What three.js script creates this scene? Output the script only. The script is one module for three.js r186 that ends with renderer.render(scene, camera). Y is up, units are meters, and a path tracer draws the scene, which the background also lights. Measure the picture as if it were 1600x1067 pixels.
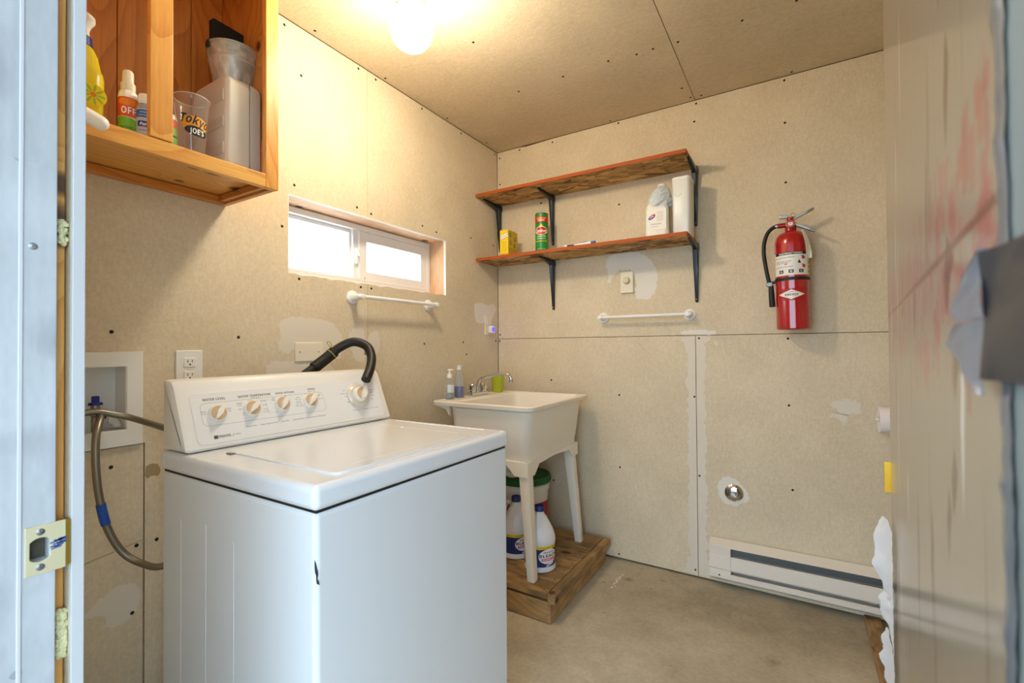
import * as THREE from 'three';
import { RoundedBoxGeometry } from 'three/addons/geometries/RoundedBoxGeometry.js';
import { mergeGeometries, mergeVertices, toCreasedNormals } from 'three/addons/utils/BufferGeometryUtils.js';

// ---------------------------------------------------------------- camera, sky, lights, exposure
const scene = new THREE.Scene();
const camera = new THREE.PerspectiveCamera(72.45, 1600 / 1067, 0.02, 60);
camera.rotation.order = 'YXZ';
camera.position.set(1.6478, 1.1786, 2.5197);
camera.rotation.set(0.0125, 0.5497, -0.007);
camera.focus = 2.0;
camera.userData.fStop = 9;
scene.add(camera);

scene.background = new THREE.Color(0.58, 0.78, 1.0);      // overcast daylight outside the door and window
scene.backgroundIntensity = 7.2;

const renderer = new THREE.WebGLRenderer();
renderer.toneMapping = THREE.LinearToneMapping;
renderer.toneMappingExposure = 1.0;
renderer.shadowMap.enabled = true;

const BULB = new THREE.Vector3(0.5554, 2.25, 1.3685);
const bulbLight = new THREE.PointLight(new THREE.Color(1.0, 0.88, 0.69), 2.1, 0, 2);
bulbLight.position.copy(BULB);
bulbLight.castShadow = true;
bulbLight.shadow.radius = 3.4;
bulbLight.shadow.mapSize.set(1024, 1024);
bulbLight.name = 'ceiling_bulb_light';

// ---------------------------------------------------------------- helpers
const V = (x, y, z) => new THREE.Vector3(x, y, z);
function rng(seed) { let a = seed >>> 0; return () => { a = (a + 0x6D2B79F5) >>> 0; let t = Math.imul(a ^ (a >>> 15), 1 | a); t = (t + Math.imul(t ^ (t >>> 7), 61 | t)) ^ t; return ((t ^ (t >>> 14)) >>> 0) / 4294967296; }; }
const used = {};
function numbered(name) { const k = used[name] = (used[name] ?? -1) + 1; return k ? `${name}_${String(k).padStart(3, '0')}` : name; }
function tag(o, label, category, group, kind) {
  if (label) o.userData.label = label;
  if (category) o.userData.category = category;
  if (group) o.userData.group = group;
  if (kind) o.userData.kind = kind;
  return o;
}
function thing(name, label, category, pos = [0, 0, 0], turn = 0, group) {
  const o = new THREE.Group(); o.name = numbered(name); o.position.set(...pos); o.rotation.y = turn;
  scene.add(o); return tag(o, label, category, group);
}
function structure(name, label) {
  const o = new THREE.Group(); o.name = name; scene.add(o); o.userData.kind = 'structure'; if (label) o.userData.label = label; return o;
}
function part(parent, name, geo, mat, pos, rot, label, kind) {
  const m = new THREE.Mesh(geo, mat); m.name = name; m.castShadow = m.receiveShadow = true;
  if (pos) m.position.set(...pos);
  if (rot) m.rotation.set(...rot);
  if (label) m.userData.label = label;
  if (kind) m.userData.kind = kind;
  parent.add(m); return m;
}
function muv(geo, grain = 'x', ou = 0, ov = 0) {            // metric uv by dominant normal; grain axis runs along u
  const g = geo.index ? geo.toNonIndexed() : geo;
  if (!g.attributes.normal) g.computeVertexNormals();
  const p = g.attributes.position, uv = new Float32Array(p.count * 2), a = V(), b = V(), c = V(), n = V();
  for (let i = 0; i < p.count; i += 3) {
    a.fromBufferAttribute(p, i); b.fromBufferAttribute(p, i + 1); c.fromBufferAttribute(p, i + 2);
    n.copy(b).sub(a).cross(c.clone().sub(a));
    const ax = Math.abs(n.x), ay = Math.abs(n.y), az = Math.abs(n.z);
    const axes = ax >= ay && ax >= az ? ['z', 'y'] : ay >= az ? ['x', 'z'] : ['x', 'y'];
    if (axes[1] === grain) axes.reverse();
    [a, b, c].forEach((q, k) => { uv[(i + k) * 2] = q[axes[0]] + ou; uv[(i + k) * 2 + 1] = q[axes[1]] + ov; });
  }
  g.setAttribute('uv', new THREE.BufferAttribute(uv, 2)); return g;
}
const seedR = rng(77);
const rb = (w, h, d, r = 0.002, s = 2) => new RoundedBoxGeometry(w, h, d, s, Math.min(r, w / 2.01, h / 2.01, d / 2.01));
const wb = (w, h, d, grain, r = 0.002) => muv(rb(w, h, d, r, 1), grain, seedR() * 3, seedR() * 3);
const cyl = (r0, r1, h, n = 32, open = false) => new THREE.CylinderGeometry(r1, r0, h, n, 1, open);   // r0 bottom, r1 top
const lathe = (pts, n = 40, s = 0, l = Math.PI * 2) => new THREE.LatheGeometry(pts.map(([x, y]) => new THREE.Vector2(x, y)), n, s, l);
function smoothLathe(pts, n = 40) { return toCreasedNormals(lathe(pts, n), 0.6); }
function tube(pts, r, seg = 40, rs = 12, closed = false) { return new THREE.TubeGeometry(new THREE.CatmullRomCurve3(pts.map(p => V(...p)), closed, 'centripetal'), seg, r, rs, closed); }
function capTube(pts, r, seg = 40, rs = 12) {
  const curve = new THREE.CatmullRomCurve3(pts.map(p => V(...p)), false, 'centripetal');
  const g = new THREE.TubeGeometry(curve, seg, r, rs, false), out = [g];
  for (const e of [0, 1]) { const s = new THREE.SphereGeometry(r, rs, 6); s.translate(...curve.getPoint(e).toArray()); out.push(s); }
  return mergeGeometries(out);
}
function tr(g, x = 0, y = 0, z = 0, rx = 0, ry = 0, rz = 0) { if (rx) g.rotateX(rx); if (ry) g.rotateY(ry); if (rz) g.rotateZ(rz); g.translate(x, y, z); return g; }
const merge = (list) => mergeGeometries(list.map(g => { const q = g.index ? g.toNonIndexed() : g; for (const k of Object.keys(q.attributes)) if (!['position', 'normal', 'uv'].includes(k)) q.deleteAttribute(k); return q; }));
function poly(points, depth, bevel = 0, holes = []) {
  const s = new THREE.Shape(points.map(([x, y]) => new THREE.Vector2(x, y)));
  for (const h of holes) s.holes.push(new THREE.Path(h.map(([x, y]) => new THREE.Vector2(x, y))));
  return new THREE.ExtrudeGeometry(s, { depth, bevelEnabled: bevel > 0, bevelSize: bevel, bevelThickness: bevel, bevelOffset: -bevel, bevelSegments: 2, curveSegments: 12 });
}
function rrectPts(w, d, r, n = 6, cx = 0, cz = 0) {
  const o = [];
  for (const [sx, sz, a0] of [[1, 1, 0], [-1, 1, 1], [-1, -1, 2], [1, -1, 3]])
    for (let k = 0; k <= n; k++) { const a = (a0 + k / n) * Math.PI / 2; o.push([cx + sx * (w / 2 - r) + r * Math.cos(a), cz + sz * (d / 2 - r) + r * Math.sin(a)]); }
  return o;
}
function loft(rings, capA = true, capB = true, crease = 0.7) {   // rings: [{y, pts:[[x,z]...]}] of equal length
  const n = rings[0].pts.length, pos = [], uv = [], idx = [];
  rings.forEach((r, i) => { for (let k = 0; k <= n; k++) { const [x, z] = r.pts[k % n]; pos.push(x, r.y, z); uv.push(k / n, i / (rings.length - 1)); } });
  for (let i = 0; i < rings.length - 1; i++) for (let k = 0; k < n; k++) { const a = i * (n + 1) + k, b = a + n + 1; idx.push(a, b, a + 1, a + 1, b, b + 1); }
  for (const [on, i, f] of [[capA, 0, 1], [capB, rings.length - 1, 0]]) if (on) {
    const c = pos.length / 3; let x = 0, z = 0; for (const p of rings[i].pts) { x += p[0] / n; z += p[1] / n; }
    pos.push(x, rings[i].y, z); uv.push(0.5, 0.5);
    for (let k = 0; k < n; k++) { const a = i * (n + 1) + k; f ? idx.push(c, a, a + 1) : idx.push(c, a + 1, a); }
  }
  const g = new THREE.BufferGeometry(); g.setAttribute('position', new THREE.Float32BufferAttribute(pos, 3)); g.setAttribute('uv', new THREE.Float32BufferAttribute(uv, 2)); g.setIndex(idx);
  return toCreasedNormals(g, crease);
}

// ---------------------------------------------------------------- textures
class Noise {                                                // value noise that wraps at 1 in both directions
  constructor(seed, nx, ny) { this.nx = nx; this.ny = ny; const r = rng(seed); this.t = Float32Array.from({ length: nx * ny }, () => r()); }
  at(u, v) {
    let x = (u - Math.floor(u)) * this.nx, y = (v - Math.floor(v)) * this.ny; const i = Math.floor(x), j = Math.floor(y); x -= i; y -= j;
    x = x * x * (3 - 2 * x); y = y * y * (3 - 2 * y); const { nx, ny, t } = this, i1 = (i + 1) % nx, j1 = (j + 1) % ny, i0 = i % nx, j0 = j % ny;
    return (t[j0 * nx + i0] * (1 - x) + t[j0 * nx + i1] * x) * (1 - y) + (t[j1 * nx + i0] * (1 - x) + t[j1 * nx + i1] * x) * y;
  }
}
function dataTex(w, h, fn, su, sv, srgb = true) {
  const d = new Uint8Array(w * h * 4);
  for (let j = 0; j < h; j++) for (let i = 0; i < w; i++) { const c = fn(i / w, j / h), k = (j * w + i) * 4; for (let q = 0; q < 3; q++) d[k + q] = Math.max(0, Math.min(255, (Array.isArray(c) ? c[q] : c))); d[k + 3] = 255; }
  const t = new THREE.DataTexture(d, w, h); t.wrapS = t.wrapT = THREE.RepeatWrapping; t.magFilter = THREE.LinearFilter; t.minFilter = THREE.LinearMipmapLinearFilter; t.generateMipmaps = true;
  if (srgb) t.colorSpace = THREE.SRGBColorSpace; t.repeat.set(1 / su, 1 / sv); t.needsUpdate = true; return t;
}
function canvasTex(w, h, draw, su, sv) {
  const c = document.createElement('canvas'); c.width = w; c.height = h; draw(c.getContext('2d'), w, h);
  const t = new THREE.CanvasTexture(c); t.colorSpace = THREE.SRGBColorSpace; t.magFilter = THREE.LinearFilter;
  if (su) { t.wrapS = t.wrapT = THREE.RepeatWrapping; t.repeat.set(1 / su, 1 / sv); }
  return t;
}
const mix = (a, b, t) => a.map((v, i) => v + (b[i] - v) * t);
function woodTex(seed, light, dark, rings = 14, su = 1.2, sv = 0.5, knots = 6, grit = 0) {
  const n1 = new Noise(seed, 3, 5), n2 = new Noise(seed + 1, 6, 90), n3 = new Noise(seed + 2, 40, 256), n4 = new Noise(seed + 3, 5, 4), n5 = new Noise(seed + 4, 24, 20), R = rng(seed + 9);
  const K = Array.from({ length: knots }, () => [R(), R(), 0.012 + 0.014 * R()]);
  return dataTex(768, 384, (u, v) => {
    let w = v * rings + n1.at(u, v) * 5, kn = 0;
    for (const [a, b, r] of K) { let dx = Math.abs(u - a), dy = Math.abs(v - b); dx = Math.min(dx, 1 - dx) * su; dy = Math.min(dy, 1 - dy) * sv; const d = Math.hypot(dx * 0.75, dy); w += 2.2 * Math.exp(-d * d / (r * r * 6)); kn = Math.max(kn, 1 - d / r); }
    const f = w - Math.floor(w), ring = Math.pow(f, 3) * 0.55 + 0.25 * n2.at(u, v) + 0.25 * n3.at(u, v);
    let c = mix(light, dark, Math.min(1, ring * 0.8 + 0.25 * (n4.at(u, v) - 0.4)));
    if (kn > 0) c = mix(c, [70, 38, 18], Math.min(0.85, kn * 1.6));
    if (grit) c = mix(c, [62, 50, 36], grit * Math.max(0, n5.at(u, v) * 0.7 + n4.at(u + 0.3, v) * 0.6 - 0.45));
    return c;
  }, su, sv);
}
const T = {};
{
  const a = new Noise(11, 180, 180), b = new Noise(12, 9, 9), c = new Noise(13, 3, 3), d = new Noise(14, 300, 60);
  const paper = (base, amp) => (u, v) => base.map(q => q + amp * ((a.at(u, v) - 0.5) * 12 + (b.at(u, v) - 0.5) * 9 + (c.at(u, v) - 0.5) * 9 + (d.at(u, v) - 0.5) * 8));
  T.paper = dataTex(512, 512, paper([220, 204, 174], 0.9), 1.1, 1.1);
  T.ceilingPaper = dataTex(512, 512, paper([210, 192, 162], 1.0), 1.3, 1.3);
  T.paperBump = dataTex(512, 512, (u, v) => 128 + (a.at(u * 2, v * 2) - 0.5) * 140 + (d.at(u, v) - 0.5) * 60, 0.55, 0.55, false);
  const e = new Noise(21, 5, 5), f = new Noise(22, 14, 14), g = new Noise(23, 50, 50), h = new Noise(24, 256, 256);
  const R = rng(31), spots = Array.from({ length: 90 }, () => [R(), R(), 0.002 + 0.012 * R() * R(), 0.25 + 0.5 * R()]);
  T.concrete = dataTex(1024, 1024, (u, v) => {
    let k = (e.at(u, v) - 0.5) * 38 + (f.at(u, v) - 0.5) * 26 + (g.at(u, v) - 0.5) * 16 + (h.at(u, v) - 0.5) * 18, s = 0;
    for (const [x, y, r, m] of spots) { const q = Math.hypot(u - x, v - y) + (g.at(u * 3, v * 3) - 0.5) * r; if (q < r) s = Math.max(s, m * (1 - q / r)); }
    k *= 1; const st = Math.max(0, e.at(u + 0.37, v + 0.11) - 0.62) * 90;
    return [190 + k * 0.8 - 60 * s - st, 178 + k * 0.8 - 58 * s - st, 154 + k * 0.76 - 52 * s - st];
  }, 2.6, 2.6);
  T.concreteBump = dataTex(512, 512, (u, v) => 128 + (f.at(u * 2, v * 2) - 0.5) * 60 + (h.at(u, v) - 0.5) * 60, 1.3, 1.3, false);
  T.pine = woodTex(41, [236, 180, 92], [196, 120, 44], 12, 1.2, 0.5, 5);
  T.pineDeep = woodTex(46, [218, 148, 68], [168, 92, 34], 10, 1.2, 0.5, 5);
  T.rough = woodTex(51, [190, 154, 102], [140, 104, 64], 12, 1.1, 0.45, 6, 0.7);
  T.fir = woodTex(56, [240, 204, 164], [222, 168, 122], 22, 1.2, 0.4, 4, 0.2);
  T.osb = canvasTex(1024, 1024, (x, w, h) => {
    x.fillStyle = '#a07c4c'; x.fillRect(0, 0, w, h); const q = rng(61), pal = ['#cda66c', '#b98e54', '#dfb97e', '#9a7140', '#c49a60', '#7d5830', '#d4ad74', '#a67d48', '#644220'];
    for (let k = 0; k < 1500; k++) {
      const L = 70 + 130 * q(), W = 14 + 36 * q(), a = (q() - 0.5) * 1.5, px = q() * w, py = q() * h, col = pal[Math.floor(q() * pal.length)];
      for (const ox of [0, w, -w]) for (const oy of [0, h, -h]) {
        if (px + ox < -170 || px + ox > w + 170 || py + oy < -170 || py + oy > h + 170) continue;
        x.save(); x.translate(px + ox, py + oy); x.rotate(a); x.fillStyle = col; x.globalAlpha = 0.85; x.beginPath(); x.moveTo(-L / 2, -W / 2); x.lineTo(L / 2 - 9, -W / 2 + 3); x.lineTo(L / 2, W / 3); x.lineTo(-L / 2 + 6, W / 2); x.fill();
        x.globalAlpha = 0.18; x.strokeStyle = '#3a2412'; x.lineWidth = 1.3; x.stroke(); x.restore();
      }
    }
  }, 0.95, 0.95);
  const z1 = new Noise(71, 26, 26), z2 = new Noise(72, 60, 60);
  T.zinc = dataTex(256, 256, (u, v) => { const k = Math.round(z1.at(u, v) * 5) / 5 * 60 + z2.at(u, v) * 24; return [146 + k, 150 + k, 146 + k]; }, 1, 1);
  const p1 = new Noise(81, 6, 24), p2 = new Noise(82, 60, 14), p3 = new Noise(83, 120, 120), R2 = rng(84);
  const marks = Array.from({ length: 26 }, () => [R2(), R2(), 0.004 + 0.012 * R2()]);
  T.jamb = dataTex(1024, 256, (v, u) => {
    let k = (p1.at(u, v) - 0.5) * 12 + (p2.at(u, v * 0.2) - 0.5) * 10 + (p3.at(u, v) - 0.5) * 6, s = Math.max(0, p1.at(u + 0.2, v + 0.4) - 0.72) * 90;
    for (const [x, y, r] of marks) if (Math.hypot((u - x) * 0.25, v - y) < r * 0.35) s += 26;
    return [180 + k - s, 182 + k - s, 183 + k - s * 0.9];
  }, 1.4, 0.35);
}
const M = {};
const std = (color, roughness = 0.6, metalness = 0, o = {}) => new THREE.MeshStandardMaterial({ color, roughness, metalness, ...o });
const phys = (color, roughness, o = {}) => new THREE.MeshPhysicalMaterial({ color, roughness, ...o });
M.drywall = std('#ffffff', 0.92, 0, { map: T.paper, bumpMap: T.paperBump, bumpScale: 0.0004 });
M.ceiling = std('#ffffff', 0.92, 0, { map: T.ceilingPaper, bumpMap: T.paperBump, bumpScale: 0.0006 });
M.gypsumEdge = std('#c0bfbe', 0.95);
M.gypsumCut = std('#f0eee8', 0.95);
M.compound = std('#e6dfd2', 0.9, 0, { bumpMap: T.paperBump, bumpScale: 0.0008 });
M.compoundThin = std('#dfd5c3', 0.9, 0, { bumpMap: T.paperBump, bumpScale: 0.0006 });
M.cavity = std('#4a3623', 0.95);
M.sheathing = std('#7c6142', 0.9);
M.screw = std('#16130f', 0.6, 0.2);
M.concrete = std('#ffffff', 0.72, 0, { map: T.concrete, bumpMap: T.concreteBump, bumpScale: 0.0012 });
M.pine = phys('#ffffff', 0.42, { map: T.pine, clearcoat: 0.35, clearcoatRoughness: 0.3 });
M.pineDeep = phys('#ffffff', 0.45, { map: T.pineDeep, clearcoat: 0.3, clearcoatRoughness: 0.3 });
M.rough = std('#ffffff', 0.82, 0, { map: T.rough });
M.fir = std('#ffffff', 0.8, 0, { map: T.fir });
M.osb = std('#ffffff', 0.75, 0, { map: T.osb });
M.orangeEdge = std('#ab4f12', 0.7);
M.vinyl = phys('#f1f0ee', 0.35, { clearcoat: 0.2 });
M.enamel = phys('#e6ebf0', 0.22, { clearcoat: 0.8, clearcoatRoughness: 0.12 });
M.enamelSide = phys('#e2e6e8', 0.38, { clearcoat: 0.25, clearcoatRoughness: 0.3 });
M.consolePlastic = phys('#e9e8e2', 0.35, { clearcoat: 0.3, clearcoatRoughness: 0.25 });
M.knobWhite = phys('#efeae0', 0.4, {});
M.knobTan = std('#c9ae86', 0.5);
M.whitePlastic = phys('#efede6', 0.4, { clearcoat: 0.2 });
M.ivoryPlastic = phys('#e9dfc8', 0.45, { clearcoat: 0.15 });
M.tub = phys('#f1eadb', 0.45, { clearcoat: 0.15, clearcoatRoughness: 0.4 });
M.rubber = phys('#050506', 0.5, {});
M.black = std('#121212', 0.55);
M.bracket = phys('#1c2730', 0.35, { metalness: 0.3, clearcoat: 0.3 });
M.chrome = std('#cfd2d4', 0.12, 1);
M.steel = std('#a7a49c', 0.32, 1);
M.braid = std('#8f8a7e', 0.4, 0.9);
M.brass = std('#d8a93c', 0.22, 1);
M.redPaint = phys('#b00c16', 0.22, { clearcoat: 0.8, clearcoatRoughness: 0.1 });
M.glass = phys('#ffffff', 0.02, { transmission: 1, thickness: 0, ior: 1.45 });
M.heater = phys('#e8dfd0', 0.4, { clearcoat: 0.2 });
M.heaterShade = std('#cfc8bb', 0.55);
M.dark = std('#3c3c3c', 0.6, 0.3);
M.fin = std('#8b8b86', 0.4, 0.8);

// ---------------------------------------------------------------- setting
const H = 2.44, W = 2.44, D = 2.30, TH = 0.0127;
const noiseEdge = (pts, amp, seed, sub = 8) => { const r = rng(seed), o = []; pts.forEach((p, i) => { const q = pts[(i + 1) % pts.length]; for (let k = 0; k < sub; k++) { const t = k / sub; o.push([p[0] + (q[0] - p[0]) * t + (r() - 0.5) * 2 * amp, p[1] + (q[1] - p[1]) * t + (r() - 0.5) * 2 * amp]); } }); return o; };

const floor = structure('floor', 'bare grey-tan concrete floor slab with stains');
part(floor, 'slab', muv(tr(new THREE.BoxGeometry(2.9, 0.12, 2.62), 1.22, -0.06, 1.12)), M.concrete);
{ const s = [];                                               // pale paint scratch on the slab beside the platform
  const r = rng(5); for (let k = 0; k < 16; k++) { const t = k / 15; s.push(tr(new THREE.CircleGeometry(0.003 + 0.004 * r(), 7), 0.86 + 0.0 * t + 0.012 * (r() - 0.5), 0.0006, 0.16 + 0.15 * t, -Math.PI / 2)); }
  part(floor, 'paint_scratch', merge(s), std('#e6dfd0', 0.8), null, null, 'pale paint scratch on the concrete', 'stuff'); }
const ground = structure('ground', 'pale concrete ground outside the doorway');
part(ground, 'paving', muv(tr(new THREE.BoxGeometry(14, 0.2, 9), 1.2, -0.16, 6.95)), std('#b9b5ab', 0.9, 0, { map: T.concrete }));

// left wall: sheets in (-z, y) shape space turned onto x = 0
const LW = (pts, holes) => { const g = poly(pts.map(([z, y]) => [-z, y]), TH - 0.001, 0.0008, (holes || []).map(h => h.map(([z, y]) => [-z, y]))); g.rotateY(Math.PI / 2); g.translate(-TH + 0.0005, 0, 0); return muv(g, 'z', seedR() * 3, seedR() * 3); };
const wallLeft = structure('wall_left', 'left wall of bare unpainted drywall sheets with a small window');
const WZ0 = 0.523, WZ1 = 1.456, WY0 = 1.467, WY1 = 1.769, SEAM = 1.071, g2 = 0.0012;
const wob = (z, k) => WY0 + 0.004 * Math.sin(z * 23 + k) * Math.sin(z * 71);
const sillPts = (z0, z1) => Array.from({ length: 15 }, (_, k) => { const z = z0 + (z1 - z0) * k / 14; return [z, wob(z, 1)]; });
part(wallLeft, 'drywall_sheet', LW([[0.002, 0.012], [SEAM - g2, 0.012], ...sillPts(SEAM - g2, WZ0), [WZ0, WY1], [SEAM - g2, WY1], [SEAM - g2, H - 0.003], [0.002, H - 0.003]]), M.drywall);
part(wallLeft, 'drywall_sheet', LW([[SEAM + g2, 0.012], [1.910, 0.012], [1.910, 0.905], [D, 0.905], [D, H - 0.003], [SEAM + g2, H - 0.003], [SEAM + g2, WY1], [WZ1, WY1], ...sillPts(WZ1, SEAM + g2)], [[[1.945, 0.94], [2.165, 0.94], [2.165, 1.142], [1.945, 1.142]]]), M.drywall);
part(wallLeft, 'drywall_sheet', LW([[1.914, 0.622], [D, 0.562], [D, 0.902], [1.914, 0.902]]), M.drywall);
part(wallLeft, 'drywall_sheet', LW([[1.914, 0.012], [D, 0.012], [D, 0.5605], [1.914, 0.6205]]), M.drywall);
{ const s = poly([[-2.5, -0.1], [0.2, -0.1], [0.2, 2.6], [-2.5, 2.6]], 0.02, 0, [[[-WZ1, WY0], [-WZ0, WY0], [-WZ0, WY1], [-WZ1, WY1]]]); s.rotateY(Math.PI / 2); s.translate(-0.165, 0, 0); part(wallLeft, 'outer_sheathing', s, M.sheathing); }

{ const zc = (WZ0 + WZ1) / 2, yc = (WY0 + WY1) / 2, e = (a, b, c, x, y, z) => part(wallLeft, 'cut_edge', tr(rb(a, b, c, 0.0005, 1), x, y, z), M.gypsumCut, null, null, 'white cut edge of the drywall at the window');
  e(TH + 0.0012, 0.003, WZ1 - WZ0, -TH / 2 + 0.0006, WY1 - 0.0012, zc); e(TH + 0.0012, WY1 - WY0, 0.003, -TH / 2 + 0.0006, yc, WZ0 + 0.0012); e(TH + 0.0012, WY1 - WY0, 0.003, -TH / 2 + 0.0006, yc, WZ1 - 0.0012); }
const wallBack = structure('wall_back', 'back wall of bare drywall sheets with taped joints');
const BW = (pts) => { const g = poly(pts, TH - 0.001, 0.0008); g.translate(0, 0, -TH + 0.0005); return muv(g, 'x', seedR() * 3, seedR() * 3); };
part(wallBack, 'drywall_sheet', BW([[0.002, 1.2345], [W, 1.2345], [W, H - 0.004], [0.42, H - 0.003], [0.28, H - 0.006], [0.22, H - 0.008], [0.16, H - 0.003], [0.002, H - 0.003]]), M.drywall);
part(wallBack, 'drywall_sheet', BW([[0.002, 0.014], [1.2025, 0.010], [1.2025, 1.2318], [0.002, 1.2318]]), M.drywall);
part(wallBack, 'drywall_sheet', BW([[1.2050, 0.010], [W, 0.008], [W, 1.2322], [1.2050, 1.2318]]), M.drywall);
part(wallBack, 'outer_sheathing', tr(new THREE.BoxGeometry(3.0, 2.7, 0.02), 1.2, 1.25, -0.12), M.sheathing);

const wallRight = structure('wall_right', 'right wall of bare drywall behind the open door');
part(wallRight, 'drywall_sheet', muv(tr(new THREE.BoxGeometry(TH, H - 0.01, D), W + TH / 2, H / 2 + 0.003, D / 2), 'z'), M.drywall);
part(wallRight, 'outer_sheathing', tr(new THREE.BoxGeometry(0.02, 2.7, 2.9), W + 0.12, 1.25, 1.1), M.sheathing);

const DX0 = 0.885, DX1 = 1.70, DH = 2.05;
const wallFront = structure('wall_front', 'front wall around the doorway with bare drywall inside');
part(wallFront, 'drywall_sheet', muv(tr(new THREE.BoxGeometry(0.878, H - 0.004, TH), 0.439, H / 2, D + TH / 2), 'x'), M.drywall);
part(wallFront, 'drywall_sheet', muv(tr(new THREE.BoxGeometry(W - DX1 - 0.02, H - 0.004, TH), (W + DX1 + 0.02) / 2, H / 2, D + TH / 2), 'x'), M.drywall);
part(wallFront, 'drywall_sheet', muv(tr(new THREE.BoxGeometry(DX1 + 0.02 - 0.878, H - DH - 0.02, TH), (DX1 + 0.02 + 0.878) / 2, (H + DH) / 2 + 0.01, D + TH / 2), 'x'), M.drywall);
{ const painted = std('#c9ccca', 0.8);
  part(wallFront, 'outer_cladding', tr(new THREE.BoxGeometry(1.03, 2.6, 0.02), 0.352, 1.25, 2.425), painted);
  part(wallFront, 'outer_cladding', tr(new THREE.BoxGeometry(0.86, 2.6, 0.02), 2.15, 1.25, 2.425), painted);
  part(wallFront, 'outer_cladding', tr(new THREE.BoxGeometry(0.853, 0.5, 0.02), 1.2935, 2.30, 2.425), painted); }
{                                                             // studs beside the opening
  part(wallFront, 'stud', wb(0.038, 2.4, 0.089, 'y'), M.pine, [0.845, 1.2, 2.3585]);
  part(wallFront, 'stud', wb(0.038, 2.4, 0.089, 'y'), M.fir, [1.742, 1.2, 2.3585]);
  part(wallFront, 'header', wb(0.86, 0.089, 0.089, 'x'), M.fir, [1.2935, 2.115, 2.3585]); }

const ceiling = structure('ceiling', 'ceiling of bare tan drywall sheets');
part(ceiling, 'drywall_sheet', muv(tr(rb(1.2135, TH, 2.31, 0.001, 1), 0.6067, H + TH / 2, 1.152), 'z'), M.ceiling);
part(ceiling, 'drywall_sheet', muv(tr(rb(1.24, TH, 2.31, 0.001, 1), 1.2162 + 0.62, H + TH / 2, 1.152), 'z', 0.4, 0.2), M.ceiling);
part(ceiling, 'roof_deck', tr(new THREE.BoxGeometry(3.4, 0.02, 4.3), 1.2, H + 0.15, 1.75), M.sheathing);

// screw heads, one joined part a surface
function screws(parent, list, place) {
  const g = list.map(([a, b]) => { const h = new THREE.SphereGeometry(0.0058, 8, 4, 0, Math.PI * 2, 0, Math.PI / 2); h.scale(1, 0.35, 1); place(h, a, b); return h; });
  part(parent, 'screw_heads', merge(g), M.screw, null, null, 'dark drywall screw heads', 'stuff');
}
screws(wallLeft, [[1.99, 1.23], [1.64, 1.22], [1.43, 1.81], [1.48, 1.64], [1.13, 1.8], [1.05, 1.79], [0.71, 1.81], [0.6, 1.8], [0.29, 1.83], [1.41, 1.45], [1.11, 1.45], [1.05, 1.45], [0.7, 1.2], [0.37, 1.21], [0.34, 1.14], [0.05, 1.83], [0.03, 1.22], [1.4, 2.25], [1.12, 2.42], [1.02, 2.42], [0.71, 2.42], [0.38, 2.42], [0.03, 2.42], [1.47, 2.41], [1.99, 0.85], [1.93, 0.61], [1.88, 0.61], [1.94, 0.42]], (g, z, y) => tr(g, 0, y, z, 0, 0, -Math.PI / 2));
screws(ceiling, [[0.03, 1.36], [0.02, 0.98], [0.02, 0.53], [0.03, 0.16], [0.52, 0.97], [0.73, 0.55], [0.95, 0.55], [0.49, 0.55], [1.07, 0.53], [0.77, 0.02], [1.48, 0.52], [1.66, 0.53], [1.24, 0.52], [1.14, 0.53], [1.18, 0.15], [1.2, 0.04], [1.25, 0.03], [1.64, 0.02]], (g, x, z) => tr(g, x, H, z, Math.PI));
screws(wallBack, [[0.4, 2.415], [0.81, 2.425], [0.17, 2.42], [0.02, 2.4], [0.81, 2.19], [0.81, 1.97], [0.02, 2.23], [0.32, 2.06], [1.61, 2.42], [1.22, 2.42], [1.21, 2.33], [1.61, 2.22], [1.61, 1.94], [0.015, 1.26], [0.012, 1.22], [1.61, 1.21], [1.22, 1.218], [1.61, 0.9], [1.62, 0.51], [1.195, 0.92], [1.215, 0.52], [0.38, 0.98], [0.39, 0.38], [0.8, 0.91], [0.8, 0.51], [0.79, 0.03], [1.19, 0.04]], (g, x, y) => tr(g, x, y, 0, Math.PI / 2));

// joint compound patches: thin irregular skins standing proud of the paper
function patch(parent, ctrl, seed, mat, amp = 0.008, onLeft = false) {
  const curve = new THREE.CatmullRomCurve3(ctrl.map(([a, b]) => V(onLeft ? -a : a, b, 0)), true, 'centripetal'), r = rng(seed), n = ctrl.length * 9;
  const pts = Array.from({ length: n }, (_, k) => { const p = curve.getPoint(k / n); return [p.x + (r() - 0.5) * amp, p.y + (r() - 0.5) * amp]; });
  const g = poly(pts, 0.0006, 0); if (onLeft) g.rotateY(Math.PI / 2);
  part(parent, mat === M.compound || mat === M.compoundThin ? 'compound_patch' : 'torn_paper', muv(g, onLeft ? 'z' : 'x'), mat);
}
patch(wallLeft, [[1.49, 1.28], [1.44, 1.30], [1.36, 1.30], [1.27, 1.285], [1.225, 1.25], [1.2, 1.19], [1.24, 1.13], [1.33, 1.14], [1.43, 1.18], [1.46, 1.16], [1.495, 1.19], [1.485, 1.23]], 3, M.compoundThin, 0.009, true);
patch(wallLeft, [[1.53, 1.125], [1.44, 1.13], [1.30, 1.125], [1.25, 1.09], [1.25, 1.0], [1.50, 1.0], [1.545, 1.07]], 4, M.compoundThin, 0.007, true);
patch(wallLeft, [[1.06, 1.24], [1.02, 1.26], [1.0, 1.2], [1.02, 1.15], [1.06, 1.12], [1.09, 1.16]], 5, M.compoundThin, 0.008, true);
patch(wallLeft, [[1.17, 1.25], [1.11, 1.27], [1.085, 1.22], [1.1, 1.12], [1.15, 1.14]], 6, M.compoundThin, 0.009, true);
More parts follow.
